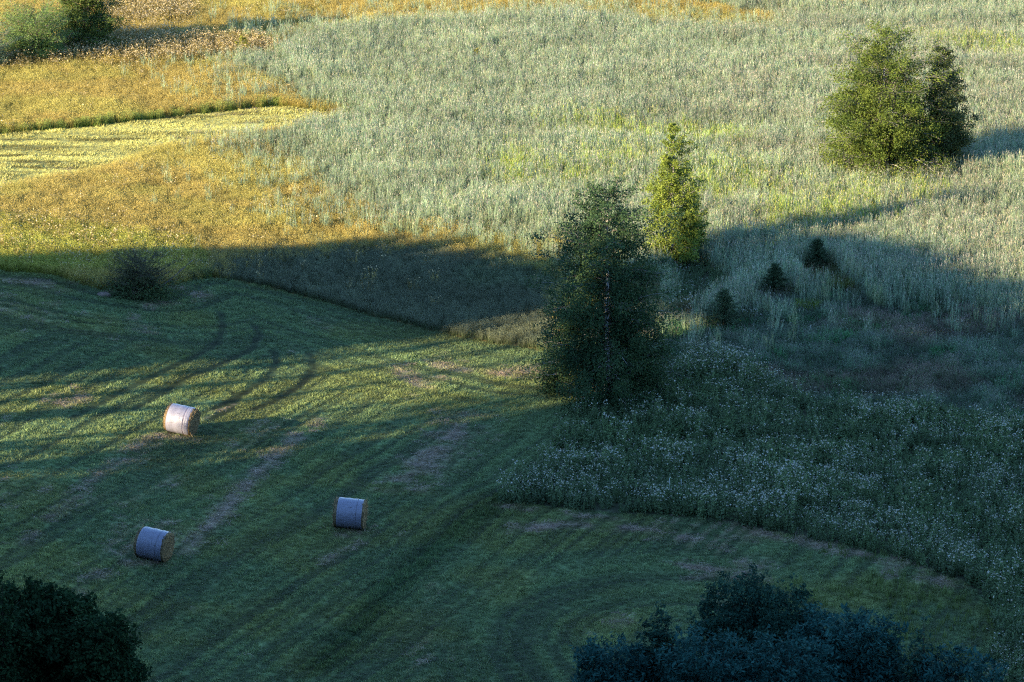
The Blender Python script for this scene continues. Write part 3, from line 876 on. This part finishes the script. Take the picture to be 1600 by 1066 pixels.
# the shaded birch in the middle
s = scale_at(945, 622)
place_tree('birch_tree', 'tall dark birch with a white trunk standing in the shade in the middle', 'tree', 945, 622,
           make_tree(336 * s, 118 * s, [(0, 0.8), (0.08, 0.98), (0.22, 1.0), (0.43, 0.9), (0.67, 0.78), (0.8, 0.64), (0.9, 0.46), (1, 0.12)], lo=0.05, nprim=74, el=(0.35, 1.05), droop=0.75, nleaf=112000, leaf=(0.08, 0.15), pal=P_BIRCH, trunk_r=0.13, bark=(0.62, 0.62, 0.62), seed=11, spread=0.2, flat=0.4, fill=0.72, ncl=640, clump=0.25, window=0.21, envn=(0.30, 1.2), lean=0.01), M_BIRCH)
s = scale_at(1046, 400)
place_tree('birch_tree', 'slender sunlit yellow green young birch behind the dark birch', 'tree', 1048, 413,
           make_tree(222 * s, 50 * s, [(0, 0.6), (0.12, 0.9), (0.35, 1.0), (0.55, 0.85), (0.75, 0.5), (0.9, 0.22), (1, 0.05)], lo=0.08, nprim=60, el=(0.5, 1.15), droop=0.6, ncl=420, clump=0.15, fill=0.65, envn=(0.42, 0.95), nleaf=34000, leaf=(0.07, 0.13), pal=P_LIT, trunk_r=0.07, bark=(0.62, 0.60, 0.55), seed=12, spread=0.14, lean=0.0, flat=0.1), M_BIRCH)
s = scale_at(1079, 398)
place_tree('young_tree', 'small round leafy tree at the foot of the sunlit young birch', 'tree', 1080, 408,
           make_tree(108 * s, 30 * s, OVAL, lo=0.22, nprim=22, el=(0.4, 1.1), droop=0.3, nleaf=9000, leaf=(0.07, 0.12), pal=P_LIT, trunk_r=0.05, seed=13, spread=0.12, flat=0.1), M_BARK)
s = scale_at(1375, 272)
place_tree('birch_tree', 'broad sunlit birch on the right with white forked stems', 'tree', 1375, 287,
           make_tree(243 * s, 98 * s, [(0, 0.85), (0.12, 1.0), (0.35, 1.0), (0.6, 0.86), (0.8, 0.62), (0.92, 0.36), (1, 0.1)], lo=0.03, nprim=80, el=(0.4, 1.15), droop=0.75, nleaf=110000, fill=0.7, envn=(0.42, 0.95), leaf=(0.07, 0.14), pal=((0.032, 0.062, 0.012), (0.145, 0.18, 0.032)), trunk_r=0.11, bark=(0.66, 0.64, 0.58), seed=25, spread=0.19, flat=0.15, ncl=760, clump=0.24, window=0.14, stems=2, lean=0.01), M_BIRCH)
s = scale_at(1471, 264)
place_tree('birch_tree', 'narrower dark tree close behind the broad birch on the right', 'tree', 1468, 277,
           make_tree(204 * s, 50 * s, [(0, 0.6), (0.15, 1.0), (0.4, 1.0), (0.65, 0.75), (0.85, 0.42), (1, 0.1)], lo=0.05, nprim=60, el=(0.45, 1.15), droop=0.6, ncl=420, clump=0.18, fill=0.65, envn=(0.42, 0.95), nleaf=40000, leaf=(0.08, 0.145), pal=((0.03, 0.05, 0.016), (0.11, 0.125, 0.04)), trunk_r=0.08, seed=16, spread=0.15, lean=0.0), M_BIRCH)

# top left shrubs
WIL = ((0.07, 0.125, 0.03), (0.16, 0.23, 0.065))
s = scale_at(45, 98)
place_tree('willow_shrub', 'pale grey green willow shrub at the upper left edge', 'shrub', 48, 94,
           make_tree(95 * s, 62 * s, OVAL, lo=0.02, nprim=44, el=(0.5, 1.2), droop=0.2, nleaf=42000, leaf=(0.10, 0.2), pal=WIL, trunk_r=0.06, seed=31, flat=0.15, spread=0.2, aspect=2.6, stems=3), M_BARK)
place_tree('willow_shrub', 'darker willow shrub cut by the left edge of the picture', 'shrub', -18, 108,
           make_tree(70 * s, 40 * s, OVAL, lo=0.02, nprim=30, el=(0.5, 1.2), droop=0.2, nleaf=14000, leaf=(0.09, 0.18), pal=((0.05, 0.09, 0.05), (0.10, 0.15, 0.09)), trunk_r=0.05, seed=32, flat=0.15, spread=0.2, aspect=2.6, stems=2), M_BARK)
s = scale_at(133, 78)
place_tree('dense_tree', 'dense dark green tree beside the pale willow shrub, top cut off', 'tree', 133, 76,
           make_tree(135 * s, 58 * s, CONE, lo=0.03, nprim=70, el=(0.05, 0.9), droop=0.4, nleaf=36000, leaf=(0.09, 0.16), pal=((0.03, 0.05, 0.012), (0.10, 0.14, 0.03)), trunk_r=0.12, bark=(0.12, 0.09, 0.07), seed=33, flat=0.15, spread=0.17), M_BARK)
s = scale_at(380, 88)
place_tree('young_shrub', 'small yellow green shrub in the seeding weeds near the upper left', 'shrub', 380, 89,
           make_tree(33 * s, 15 * s, CONE, lo=0.03, nprim=18, el=(0.5, 1.1), droop=0.2, nleaf=2600, leaf=(0.06, 0.12), pal=((0.15, 0.17, 0.02), (0.26, 0.26, 0.04)), trunk_r=0.03, seed=34, flat=0.15, spread=0.09), M_BARK)
place_tree('young_shrub', 'tiny yellowish shrub alone among the upper reeds', 'shrub', 745, 100,
           make_tree(26 * s, 10 * s, CONE, lo=0.1, nprim=14, el=(0.5, 1.1), droop=0.2, nleaf=1200, leaf=(0.06, 0.12), pal=((0.18, 0.18, 0.02), (0.28, 0.26, 0.04)), trunk_r=0.02, seed=35, flat=0.15, spread=0.08), M_BARK)

# bush on the edge of the mown field with a bare branch
s = scale_at(222, 462)
GT, GB, GL = make_tree(80 * s, 56 * s, [(0, 1.0), (0.3, 1.0), (0.6, 0.8), (0.85, 0.6), (1, 0.4)], lo=0.0, nprim=34, el=(0.6, 1.2), droop=0.1, nleaf=20000, leaf=(0.06, 0.14), pal=((0.032, 0.044, 0.018), (0.105, 0.105, 0.05)), trunk_r=0.04, bark=(0.07, 0.055, 0.05), bark_top=(0.05, 0.042, 0.038), seed=41, spread=0.1, stems=4, aspect=2.2, fill=0.65, ncl=110, clump=0.17, envn=(0.1, 1.5))
bush = place_tree('bush', 'dark twiggy bush at the edge of the mown field', 'bush', 218, 461, (GT, GB, GL), M_BARK, leafmat=M_DARKLEAF)
G = Geo()
P = grow((0.9, 0.0, 0.3), -0.1, 0.62, 2.3, -0.15, 7, 0.06)
tube(G, P, np.linspace(0.035, 0.012, len(P)), (0.16, 0.13, 0.12), 5)
for q in range(6):
    S = grow(path_at(P, 0.55 + 0.08 * q), random.uniform(-.5, .5), random.uniform(0.5, 1.1), random.uniform(0.25, 0.5), 0.1, 3)
    tube(G, S, np.linspace(0.012, 0.004, len(S)), (0.16, 0.13, 0.12), 4)
b = obj('bare_branch', G.mesh('bare_branch', [M_BARK]), bush); b['label'] = 'bare branch leaning out to the right'
s = scale_at(222, 462)
G = Geo()
P = rng.normal(size=(5000, 3)) * np.array([1.25, 0.8, 0.32]) + np.array([0.1, -0.5, 0.35]); P[:, 2] = np.abs(P[:, 2])
cards(G, P, U(0.06, 0.15, len(P)), np.array([[0.05, 0.08, 0.03]]) * U(0.6, 1.4, len(P))[:, None], 2.2, long=rand_dirs(len(P), 0.7))
obj('lower_foliage', G.mesh('lower_foliage', [M_LEAF]), bush)

# stones by the bush
def rock(name, label, px, py, size, col, seed, flat=0.65):
    r = np.random.default_rng(seed)
    bpy_me = bpy.data.meshes.new(name)
    import bmesh
    bm = bmesh.new(); bmesh.ops.create_icosphere(bm, subdivisions=3, radius=1)
    co = np.array([v.co[:] for v in bm.verts]); me = bpy.data.meshes.new('tmp'); bm.to_mesh(me)
    f = np.array([p.vertices[:] for p in me.polygons]); bm.free(); bpy.data.meshes.remove(me); bpy.data.meshes.remove(bpy_me)
    d = np.ones(len(co))
    for k in range(9):
        n = r.normal(size=3); n /= np.linalg.norm(n)
        d = np.minimum(d, (0.62 + 0.3 * r.random()) / np.maximum(co @ n, 1e-3))
    co = co * d[:, None] * np.array([1.25, 0.9, flat]) * size
    co += r.normal(size=co.shape) * 0.012 * size
    G = Geo(); G.add(co, F3=f, C=np.tile(np.array(col), (len(co), 1)))
    x, y, z = at(px, py)
    o = obj(name, G.mesh(name, [M_STONE]), None, (x, y, z + size * flat * 0.22))
    o.rotation_euler = (0, 0, r.random() * 6)
    return tag(o, label, 'rock')
rock('field_stone', 'low pinkish stone left of the dark bush', 163, 462, 0.30, (0.17, 0.12, 0.095), 3, 0.55)
rock('field_stone', 'upright pinkish stone in front of the dark bush', 211, 466, 0.30, (0.17, 0.12, 0.095), 5, 1.1)

# small spruces right of the birch
def spruce(H, R, n, pal, seed, lf=(0.05, 0.10)):
    global rng
    rng = np.random.default_rng(seed); random.seed(seed)
    GT = Geo(); GB = Geo(); GL = Geo()
    tz = np.linspace(-0.05, 1, 8)
    tube(GT, np.stack([tz * 0, tz * 0, tz * H], -1), 0.035 * H / 1.5 * (1.05 - tz) + 0.004, (0.10, 0.07, 0.05), 6)
    nb = 60
    for i in range(nb):
        t = 0.04 + 0.94 * (i / nb) ** 0.9
        L = R * (1 - t) ** 0.65 * random.uniform(0.6, 1.2) + 0.05
        P = grow((0, 0, t * H), i * 2.4 + random.uniform(-.3, .3), 0.25 + 0.5 * t, L, 0.35, 4, 0.05)
        tube(GB, P, np.linspace(0.012, 0.004, len(P)), (0.10, 0.07, 0.05), 3)
        m = max(4, int(n / nb * (L / R + 0.15)))
        u = rng.random(m)
        Q = np.array([path_at(P, a) for a in u]) + rng.normal(size=(m, 3)) * np.array([0.05, 0.05, 0.03]) * (0.4 + R)
        w = rng.random(m)[:, None]
        C = (np.array(pal[0]) * (1 - w) + np.array(pal[1]) * w) * U(0.8, 1.2, m)[:, None]
        d = P[-1] - P[0]; d = d / np.linalg.norm(d) + rng.normal(size=(m, 3)) * 0.45
        cards(GL, Q, U(lf[0], lf[1], m), C, 3.0, long=d / np.linalg.norm(d, axis=1)[:, None])
    return GT, GB, GL
SPR = ((0.022, 0.046, 0.022), (0.068, 0.105, 0.048))
for (px, py, h, w), sd, lb in zip(SPOTS, (51, 52, 53), ('bushy little spruce at the edge of the flowers right of the dark birch', 'small spruce among the pale reed stems in the shade', 'small spruce at the edge of the sunlit reeds')):
    s = scale_at(px, py)
    place_tree('spruce_sapling', lb, 'spruce', px, py, spruce(h * s, w * s, 9000, SPR, sd, (0.07, 0.14)), M_BARK, 'young spruces right of the birch')

# foreground crowns along the lower edge
def fg(px_top, py_top, hd, R, pal, seed, label, nleaf, name='leafy_shrub', leaf=(0.09, 0.17), aspect=1.8, prof=OVAL, nprim=52, stems=3, spread=0.2, flat=0.5):
    cy = (533 - py_top) / FPX; cx = (px_top - 800) / FPX
    dy = math.cos(PITCH) + cy * math.sin(PITCH); dz = -math.sin(PITCH) + cy * math.cos(PITCH)
    t = hd / dy
    X, Y, ZT = cx * t, hd, CAM_H + dz * t
    zg = float(terrain(X, Y))
    place_tree(name, label, 'shrub', 0, 0, make_tree(ZT - zg, R, prof, lo=0.36, nprim=nprim, el=(0.5, 1.2), droop=0.25, nleaf=nleaf, leaf=leaf, pal=pal, trunk_r=0.10, bark=(0.05, 0.04, 0.03), bark_top=(0.025, 0.022, 0.018), seed=seed, spread=spread, stems=stems, aspect=aspect, nsec=8, sec_len=0.36, flat=flat, fill=0.985, ncl=int(300 * R ** 1.4), clump=0.15, envn=(0.38, 1.05), shell=0.33, pct=(99.6, 98.5)), M_BARK, 'shrubs along the lower edge', (X, Y, zg), M_DARKLEAF)
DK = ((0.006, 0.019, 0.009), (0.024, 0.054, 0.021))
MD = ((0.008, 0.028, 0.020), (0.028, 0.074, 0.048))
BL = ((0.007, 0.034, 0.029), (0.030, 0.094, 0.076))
WIDE = [(0, 0.8), (0.3, 1.0), (0.65, 1.0), (0.85, 0.88), (0.95, 0.72), (1, 0.5)]
LFB = dict(leaf=(0.16, 0.30), aspect=2.3, flat=0.8, prof=WIDE, spread=0.2)
fg(40, 930, 143, 3.8, DK, 61, 'big dark shrub filling the lower left corner', 90000, leaf=(0.15, 0.27), stems=5, prof=WIDE, nprim=90, spread=0.24)
fg(-15, 900, 140, 1.5, DK, 62, 'dark shrub tip rising at the left edge above the big corner shrub', 9000, leaf=(0.11, 0.2))
fg(150, 962, 141, 1.9, DK, 74, 'lower dark shrub at the right end of the lower left corner', 24000, leaf=(0.14, 0.25), prof=WIDE)
fg(1170, 905, 146, 2.3, MD, 63, 'tallest dark green shrub on the lower right', 40000, leaf=(0.10, 0.18), prof=WIDE, nprim=80)
fg(1245, 925, 144, 1.7, MD, 69, 'dark shrub just right of the tallest lower right shrub', 24000, leaf=(0.10, 0.18), nprim=70)
fg(1295, 957, 142, 1.9, BL, 64, 'bluish leafy shrub right of centre on the lower edge', 20000, **LFB)
fg(1350, 972, 140, 1.8, BL, 65, 'bluish shrub between the tall dark shrub and the yellowish grass', 20000, **LFB)
fg(1028, 962, 142, 1.8, MD, 66, 'blue green shrub with a pointed top left of the tallest shrub', 22000, leaf=(0.12, 0.2), prof=CONE, flat=0.7)
fg(960, 1008, 141, 2.1, BL, 67, 'low blue green shrub at the left end of the lower right thicket', 20000, **LFB)
fg(1105, 992, 139, 2.4, BL, 68, 'wide bluish shrub in front of the tallest lower right shrub', 18000, **LFB)
fg(1220, 1000, 138, 2.3, BL, 73, 'bluish shrub at the middle of the lower right thicket', 17000, **LFB)
fg(1392, 985, 141, 1.2, MD, 70, 'thin dark sapling in front of the yellowish grass corner', 7000, leaf=(0.1, 0.18), prof=CONE, stems=1)
fg(1440, 992, 139, 1.5, MD, 71, 'dark conical shrub right of the thin dark sapling', 9000, leaf=(0.12, 0.2), prof=CONE, stems=2, flat=0.7)
fg(1500, 1022, 138, 2.1, BL, 72, 'bluish shrub at the right end of the lower right thicket', 20000, **LFB)

# ------------------------------------------------------------------ hay bales
def bale(label, px, py, yaw, seed):
    r = np.random.default_rng(seed)
    R0, W = 0.63, 1.30
    x, y, z = at(px, py)
    root = thing('hay_bale', label, 'hay bale', (x, y, z), 'hay bales on the mown field')
    ax = np.array([math.cos(yaw), -math.sin(yaw)])
    dz = (terrain(x + ax[0] * 0.5, y + ax[1] * 0.5) - terrain(x - ax[0] * 0.5, y - ax[1] * 0.5))
    root.rotation_euler = (0, math.atan2(-float(dz), 1.0), -yaw)
    n = 56; th = np.arange(n) * 2 * math.pi / n
    def lathe(prof, jit=0.0, close=True, col=(1, 1, 1), sag=0.02):
        G = Geo(); V = []; C = []
        for (xx, rr) in prof:
            rad = rr * (1 + jit * r.normal(size=n))
            zz = R0 + rad * np.sin(th)
            zz = np.maximum(zz, 0.012 + (0.62 - rr if rr < 0.5 else 0) * 0)
            V.append(np.stack([xx + jit * 0.6 * r.normal(size=n), rad * np.cos(th) * (1 + sag), zz * (1 - sag)], -1))
            C.append(np.tile(np.array(col), (n, 1)) * (0.65 + 0.6 * r.random((n, 1))))
        i = np.arange((len(prof) - 1) * n).reshape(-1, n); j = np.roll(i, -1, 1)
        G.add(np.concatenate(V), F4=np.stack([i, j, j + n, i + n], -1).reshape(-1, 4), C=np.concatenate(C))
        return G
    hc = (0.14, 0.10, 0.052)
    h = W / 2
    G = lathe([(-h - 0.01, 0.04), (-h - 0.005, 0.2), (-h + 0.015, 0.28), (-h - 0.01, 0.40), (-h + 0.01, 0.5), (-h, 0.57), (-h + 0.03, 0.625), (-h + 0.12, 0.635), (-h + 0.2, 0.61), (h - 0.2, 0.61), (h - 0.12, 0.635), (h - 0.03, 0.625), (h, 0.57), (h - 0.01, 0.5), (h + 0.01, 0.40), (h - 0.015, 0.28), (h + 0.005, 0.2), (h + 0.01, 0.04)], 0.012, col=hc)
    k = len(G.V[0])
    G.F4.append(np.array([[k - n + a for a in (0, n // 4, n // 2, 3 * n // 4)], [3 * n // 4, n // 2, n // 4, 0]])); G.M4.append(np.zeros(2))
    obj('hay_core', G.mesh('hay_core', [M_HAY], False), root)
    S = Geo()   # loose straws on both ends and at the foot
    for e in (-1, 1):
        m = 230
        a = r.random(m) * 6.283; rr = 0.62 * np.sqrt(r.random(m))
        base = np.stack([np.full(m, e * (h - 0.01)), rr * np.cos(a), np.maximum(R0 + rr * np.sin(a), 0.02)], -1)
        dd = r.normal(size=(m, 3)); dd[:, 0] = e * np.abs(dd[:, 0]) * 0.55; dd /= np.linalg.norm(dd, axis=1)[:, None]
        ll = 0.05 + 0.16 * r.random(m)
        sd = np.cross(dd, r.normal(size=(m, 3))); sd /= np.linalg.norm(sd, axis=1)[:, None]; sd *= 0.007
        V = np.stack([base - sd, base + sd, base + dd * ll[:, None] + sd, base + dd * ll[:, None] - sd], 1).reshape(-1, 3)
        V[:, 2] = np.maximum(V[:, 2], 0.01)
        S.add(V, F4=np.arange(m * 4).reshape(-1, 4), C=np.repeat(np.array([[0.26, 0.19, 0.10]]) * (0.5 + 0.8 * r.random((m, 1))), 4, 0))
    m = 140
    base = np.stack([r.normal(size=m) * 0.55, -0.45 + r.normal(size=m) * 0.22, 0.03 + 0.04 * r.random(m)], -1)
    a = r.random(m) * 6.283; dd = np.stack([np.cos(a), np.sin(a), 0.1 * r.normal(size=m)], -1); ll = 0.08 + 0.15 * r.random(m)
    sd = np.stack([-np.sin(a), np.cos(a), 0 * a], -1) * 0.008
    V = np.stack([base - sd, base + sd, base + dd * ll[:, None] + sd, base + dd * ll[:, None] - sd], 1).reshape(-1, 3)
    S.add(V, F4=np.arange(m * 4).reshape(-1, 4), C=np.repeat(np.array([[0.26, 0.19, 0.12]]) * (0.5 + 0.8 * r.random((m, 1))), 4, 0))
    so = obj('loose_straw', S.mesh('loose_straw', [M_LEAF]), root); so['kind'] = 'stuff'
    def wrap(a, b, rr, name):
        xs_ = np.linspace(a, b, 14)
        ed = [(a, rr - 0.03)] + [(q, rr + 0.007 * math.sin(q * 17 + seed) + 0.004 * math.sin(q * 51 + 2 * seed)) for q in xs_] + [(b, rr - 0.03)]
        G = lathe(ed, 0.0018)
        return obj(name, G.mesh(name, [M_FILM], True), root)
    wrap(-h + 0.14, 0.304, 0.652, 'net_wrap')
    wrap(0.316, h - 0.10, 0.647, 'net_wrap')
    G = lathe([(0.299, 0.60), (0.300, 0.648), (0.326, 0.646), (0.327, 0.60)], 0.002, col=(0.16, 0.13, 0.17))
    obj('wrap_seam', G.mesh('wrap_seam', [M_BARK], True), root)
    return root
bale('hay bale in pale wrap catching the sunlight, the farthest of three', 282, 676, math.radians(18), 1)
bale('shaded bluish wrapped hay bale at the lower left, nearest of three', 239, 873, math.radians(19), 2)
bale('shaded bluish wrapped hay bale right of the other two', 546, 824, math.radians(6), 3)

# ------------------------------------------------------------------ single tussocks and weed clumps in the shaded meadow
def clump(name, label, cat, px, py, h, w, col, nb, heads=0, hcol=(0.6, 0.58, 0.5)):
    G = Geo(); n = nb
    r = w * 0.5 * np.sqrt(rng.random(n)); a = U(0, 6.283, n)
    base = np.stack([r * np.cos(a), r * np.sin(a), np.zeros(n)], -1); k = U(0.7, 1.3, n)[:, None]
    mid, tip = blades(G, base, a + U(-.5, .5, n), U(0.05, 0.55, n), U(0.0, 0.6, n), U(0.5, 1.05, n) * h, U(0.014, 0.03, n), k * np.array(col) * 0.85, k * np.array(col))
    root = thing(name, label, cat, at(px, py))
    obj('leaves', G.mesh('leaves', [M_LEAF]), root)
    if heads:
        G = Geo(); P = tip[rng.integers(0, n, heads)] + rng.normal(size=(heads, 3)) * 0.03
        cards(G, P, U(0.03, 0.08, heads), np.array([hcol]) * U(0.7, 1.2, heads)[:, None], 1.3)
        fh = obj('flower_heads', G.mesh('flower_heads', [M_LEAF]), root); fh['kind'] = 'stuff'
clump('grass_tussock', 'bright green grass tussock in the shaded meadow right of the little spruce', 'grass', 1258, 486, 0.75, 1.2, (0.12, 0.17, 0.03), 420)
clump('weed_clump', 'pale yellowish weed clump close right of the dark birch', 'weeds', 1068, 490, 1.1, 0.9, (0.14, 0.13, 0.06), 340, 120)
clump('weed_clump', 'white flowered weed clump touching the bushy little spruce', 'weeds', 1170, 500, 0.7, 0.7, (0.10, 0.13, 0.06), 200, 60)
clump('weed_clump', 'yellow green weed clump under the shadow edge of the reeds', 'weeds', 1315, 452, 0.8, 1.3, (0.13, 0.15, 0.035), 380)
clump('grass_tussock', 'dark low tussock at the right in the shaded meadow', 'grass', 1478, 494, 0.5, 1.5, (0.05, 0.07, 0.03), 420)

# ------------------------------------------------------------------ white marker stakes
for px, py, h, lb in [(1046, 776, 0.8, 'left one of two thin white stakes in the flowering weeds'), (1064, 777, 0.8, 'right one of two thin white stakes in the flowering weeds'), (1266, 524, 0.5, 'short pale stake alone in the shaded grass')]:
    G = Geo()
    tube(G, [(0, 0, -0.1), (0.004, 0, h * 0.5), (0, 0.004, h), (0, 0.004, h + 0.03)], [0.017, 0.016, 0.016, 0.006], (0.38, 0.42, 0.38), 8)
    o = obj('marker_stake', G.mesh('marker_stake', [M_STAKE], True), None, at(px, py)); tag(o, lb, 'stake', 'marker stakes')

# ------------------------------------------------------------------ forest edge outside the picture on the left: it casts the long shade
NP = np.array([-SD[1], SD[0]])
TE = math.tan(SUN_EL)
VC = 42.0
BOUND = [(600, 366), (700, 368), (760, 380), (800, 395), (870, 420), (950, 425), (1050, 396), (1110, 382), (1180, 394), (1260, 384), (1340, 392), (1420, 404), (1500, 424), (1560, 450), (1640, 465), (1800, 485)]
bp = poly(BOUND)
bu = bp @ NP; bv = bp @ SD; bz = terrain(bp[:, 0], bp[:, 1])
HH = bz + (bv - VC) * TE                   # absolute caster-top height as a function of u
o_ = np.argsort(bu); bu, HH = bu[o_], HH[o_]
random.seed(5); rng = np.random.default_rng(5)
def forest_proto(seed, lo, nl):
    global rng
    rng = np.random.default_rng(seed)
    GT = Geo(); GL = Geo()
    tz = np.linspace(-0.03, 0.95, 6)
    tube(GT, np.stack([0.01 * np.sin(tz * 5), tz * 0, tz], -1), 0.014 * (1.15 - tz), (0.11, 0.08, 0.06), 7)
    n = nl
    d = rand_dirs(n); rad = rng.random(n) ** 0.33
    t = d * rad[:, None]
    P = np.stack([t[:, 0] * 0.085, t[:, 1] * 0.085, (lo + 1) / 2 + t[:, 2] * (1 - lo) / 2], -1)
    cards(GL, P, U(0.02, 0.04, n), np.array([[0.03, 0.055, 0.02]]) * U(0.6, 1.5, n)[:, None], 1.4)
    return GT.mesh('trunk', [M_BARK], True), GL.mesh('crown', [M_LEAF])
FP = [forest_proto(201, 0.06, 3600), forest_proto(202, 0.10, 3600)]
THIN = [forest_proto(205, 0.06, 240), forest_proto(206, 0.10, 240)]
PINE = [forest_proto(203, 0.68, 2000), forest_proto(204, 0.78, 2800)]
GAP0, GAP1 = 153.8, 164.0          # open gap: the light band with the sunlit bale
def forest_tree(u, v, top, pr, name, label, group, wide=1.0):
    p = NP * u + SD * v
    z = float(terrain(p[0], p[1])); H = top - z
    r = thing(name, label, 'tree', (float(p[0]), float(p[1]), z), group)
    r.scale = (H * wide, H * wide, H); r.rotation_euler = (0, 0, random.random() * 6.28)
    obj('trunk', pr[0], r); obj('crown', pr[1], r)
    return r
LB = 'tall broadleaf tree in the forest edge outside the left of the view'
U_END = 182.0
CW = 0.085
for row, (dv, du) in enumerate([(0, 0), (-5, 1.3), (-10, 0.6)]):
    u = 84 + du
    while u < U_END:
        top = float(np.interp(u, bu, HH)) - dv * TE * 0.9 + 0.6
        w = CW * top
        v = VC + dv
        thin = 164.0 < u < 166.5 or 150.8 < u < 154.2
        if thin:
            if row != 1: forest_tree(u, v, top, THIN[row % 2], 'forest_tree', 'thin leaved tree in the forest edge outside the left of the view', 'thin leaved forest edge trees')
        elif u + w * 0.8 < GAP0 - 2 or u - w * 0.8 > GAP1 + 1:
            forest_tree(u, v, top + random.uniform(-1.4, 0.5), FP[random.randint(0, 1)], 'forest_tree', LB, 'forest edge trees')
        u += random.uniform(2.0, 2.8)
PL = 'tall bare stemmed pine in the gap of the forest edge'
for u, k, w in ((153.8, 0, 0.9), (156.3, 0, 0.85), (159.3, 1, 1.0), (161.5, 1, 1.0), (163.7, 1, 1.0), (166.0, 1, 1.0)):
    forest_tree(u, VC, float(np.interp(u, bu, HH)) + 1.0, PINE[k], 'pine_tree', PL, 'pines in the forest gap', w)
for u, w in ((154.6, 0.45), (161.6, 0.35)):
    forest_tree(u, VC - 6, float(np.interp(u, bu, HH)) - 2, THIN[0], 'forest_tree', 'thin leaved tree in the forest edge outside the left of the view', 'thin leaved forest edge trees', w)
forest_tree(159.7, VC, 17.6, FP[0], 'forest_tree', 'short broadleaf tree under the pines in the gap of the forest edge', None, 0.85)
print('VERTS', sum(len(m.vertices) for m in bpy.data.meshes))
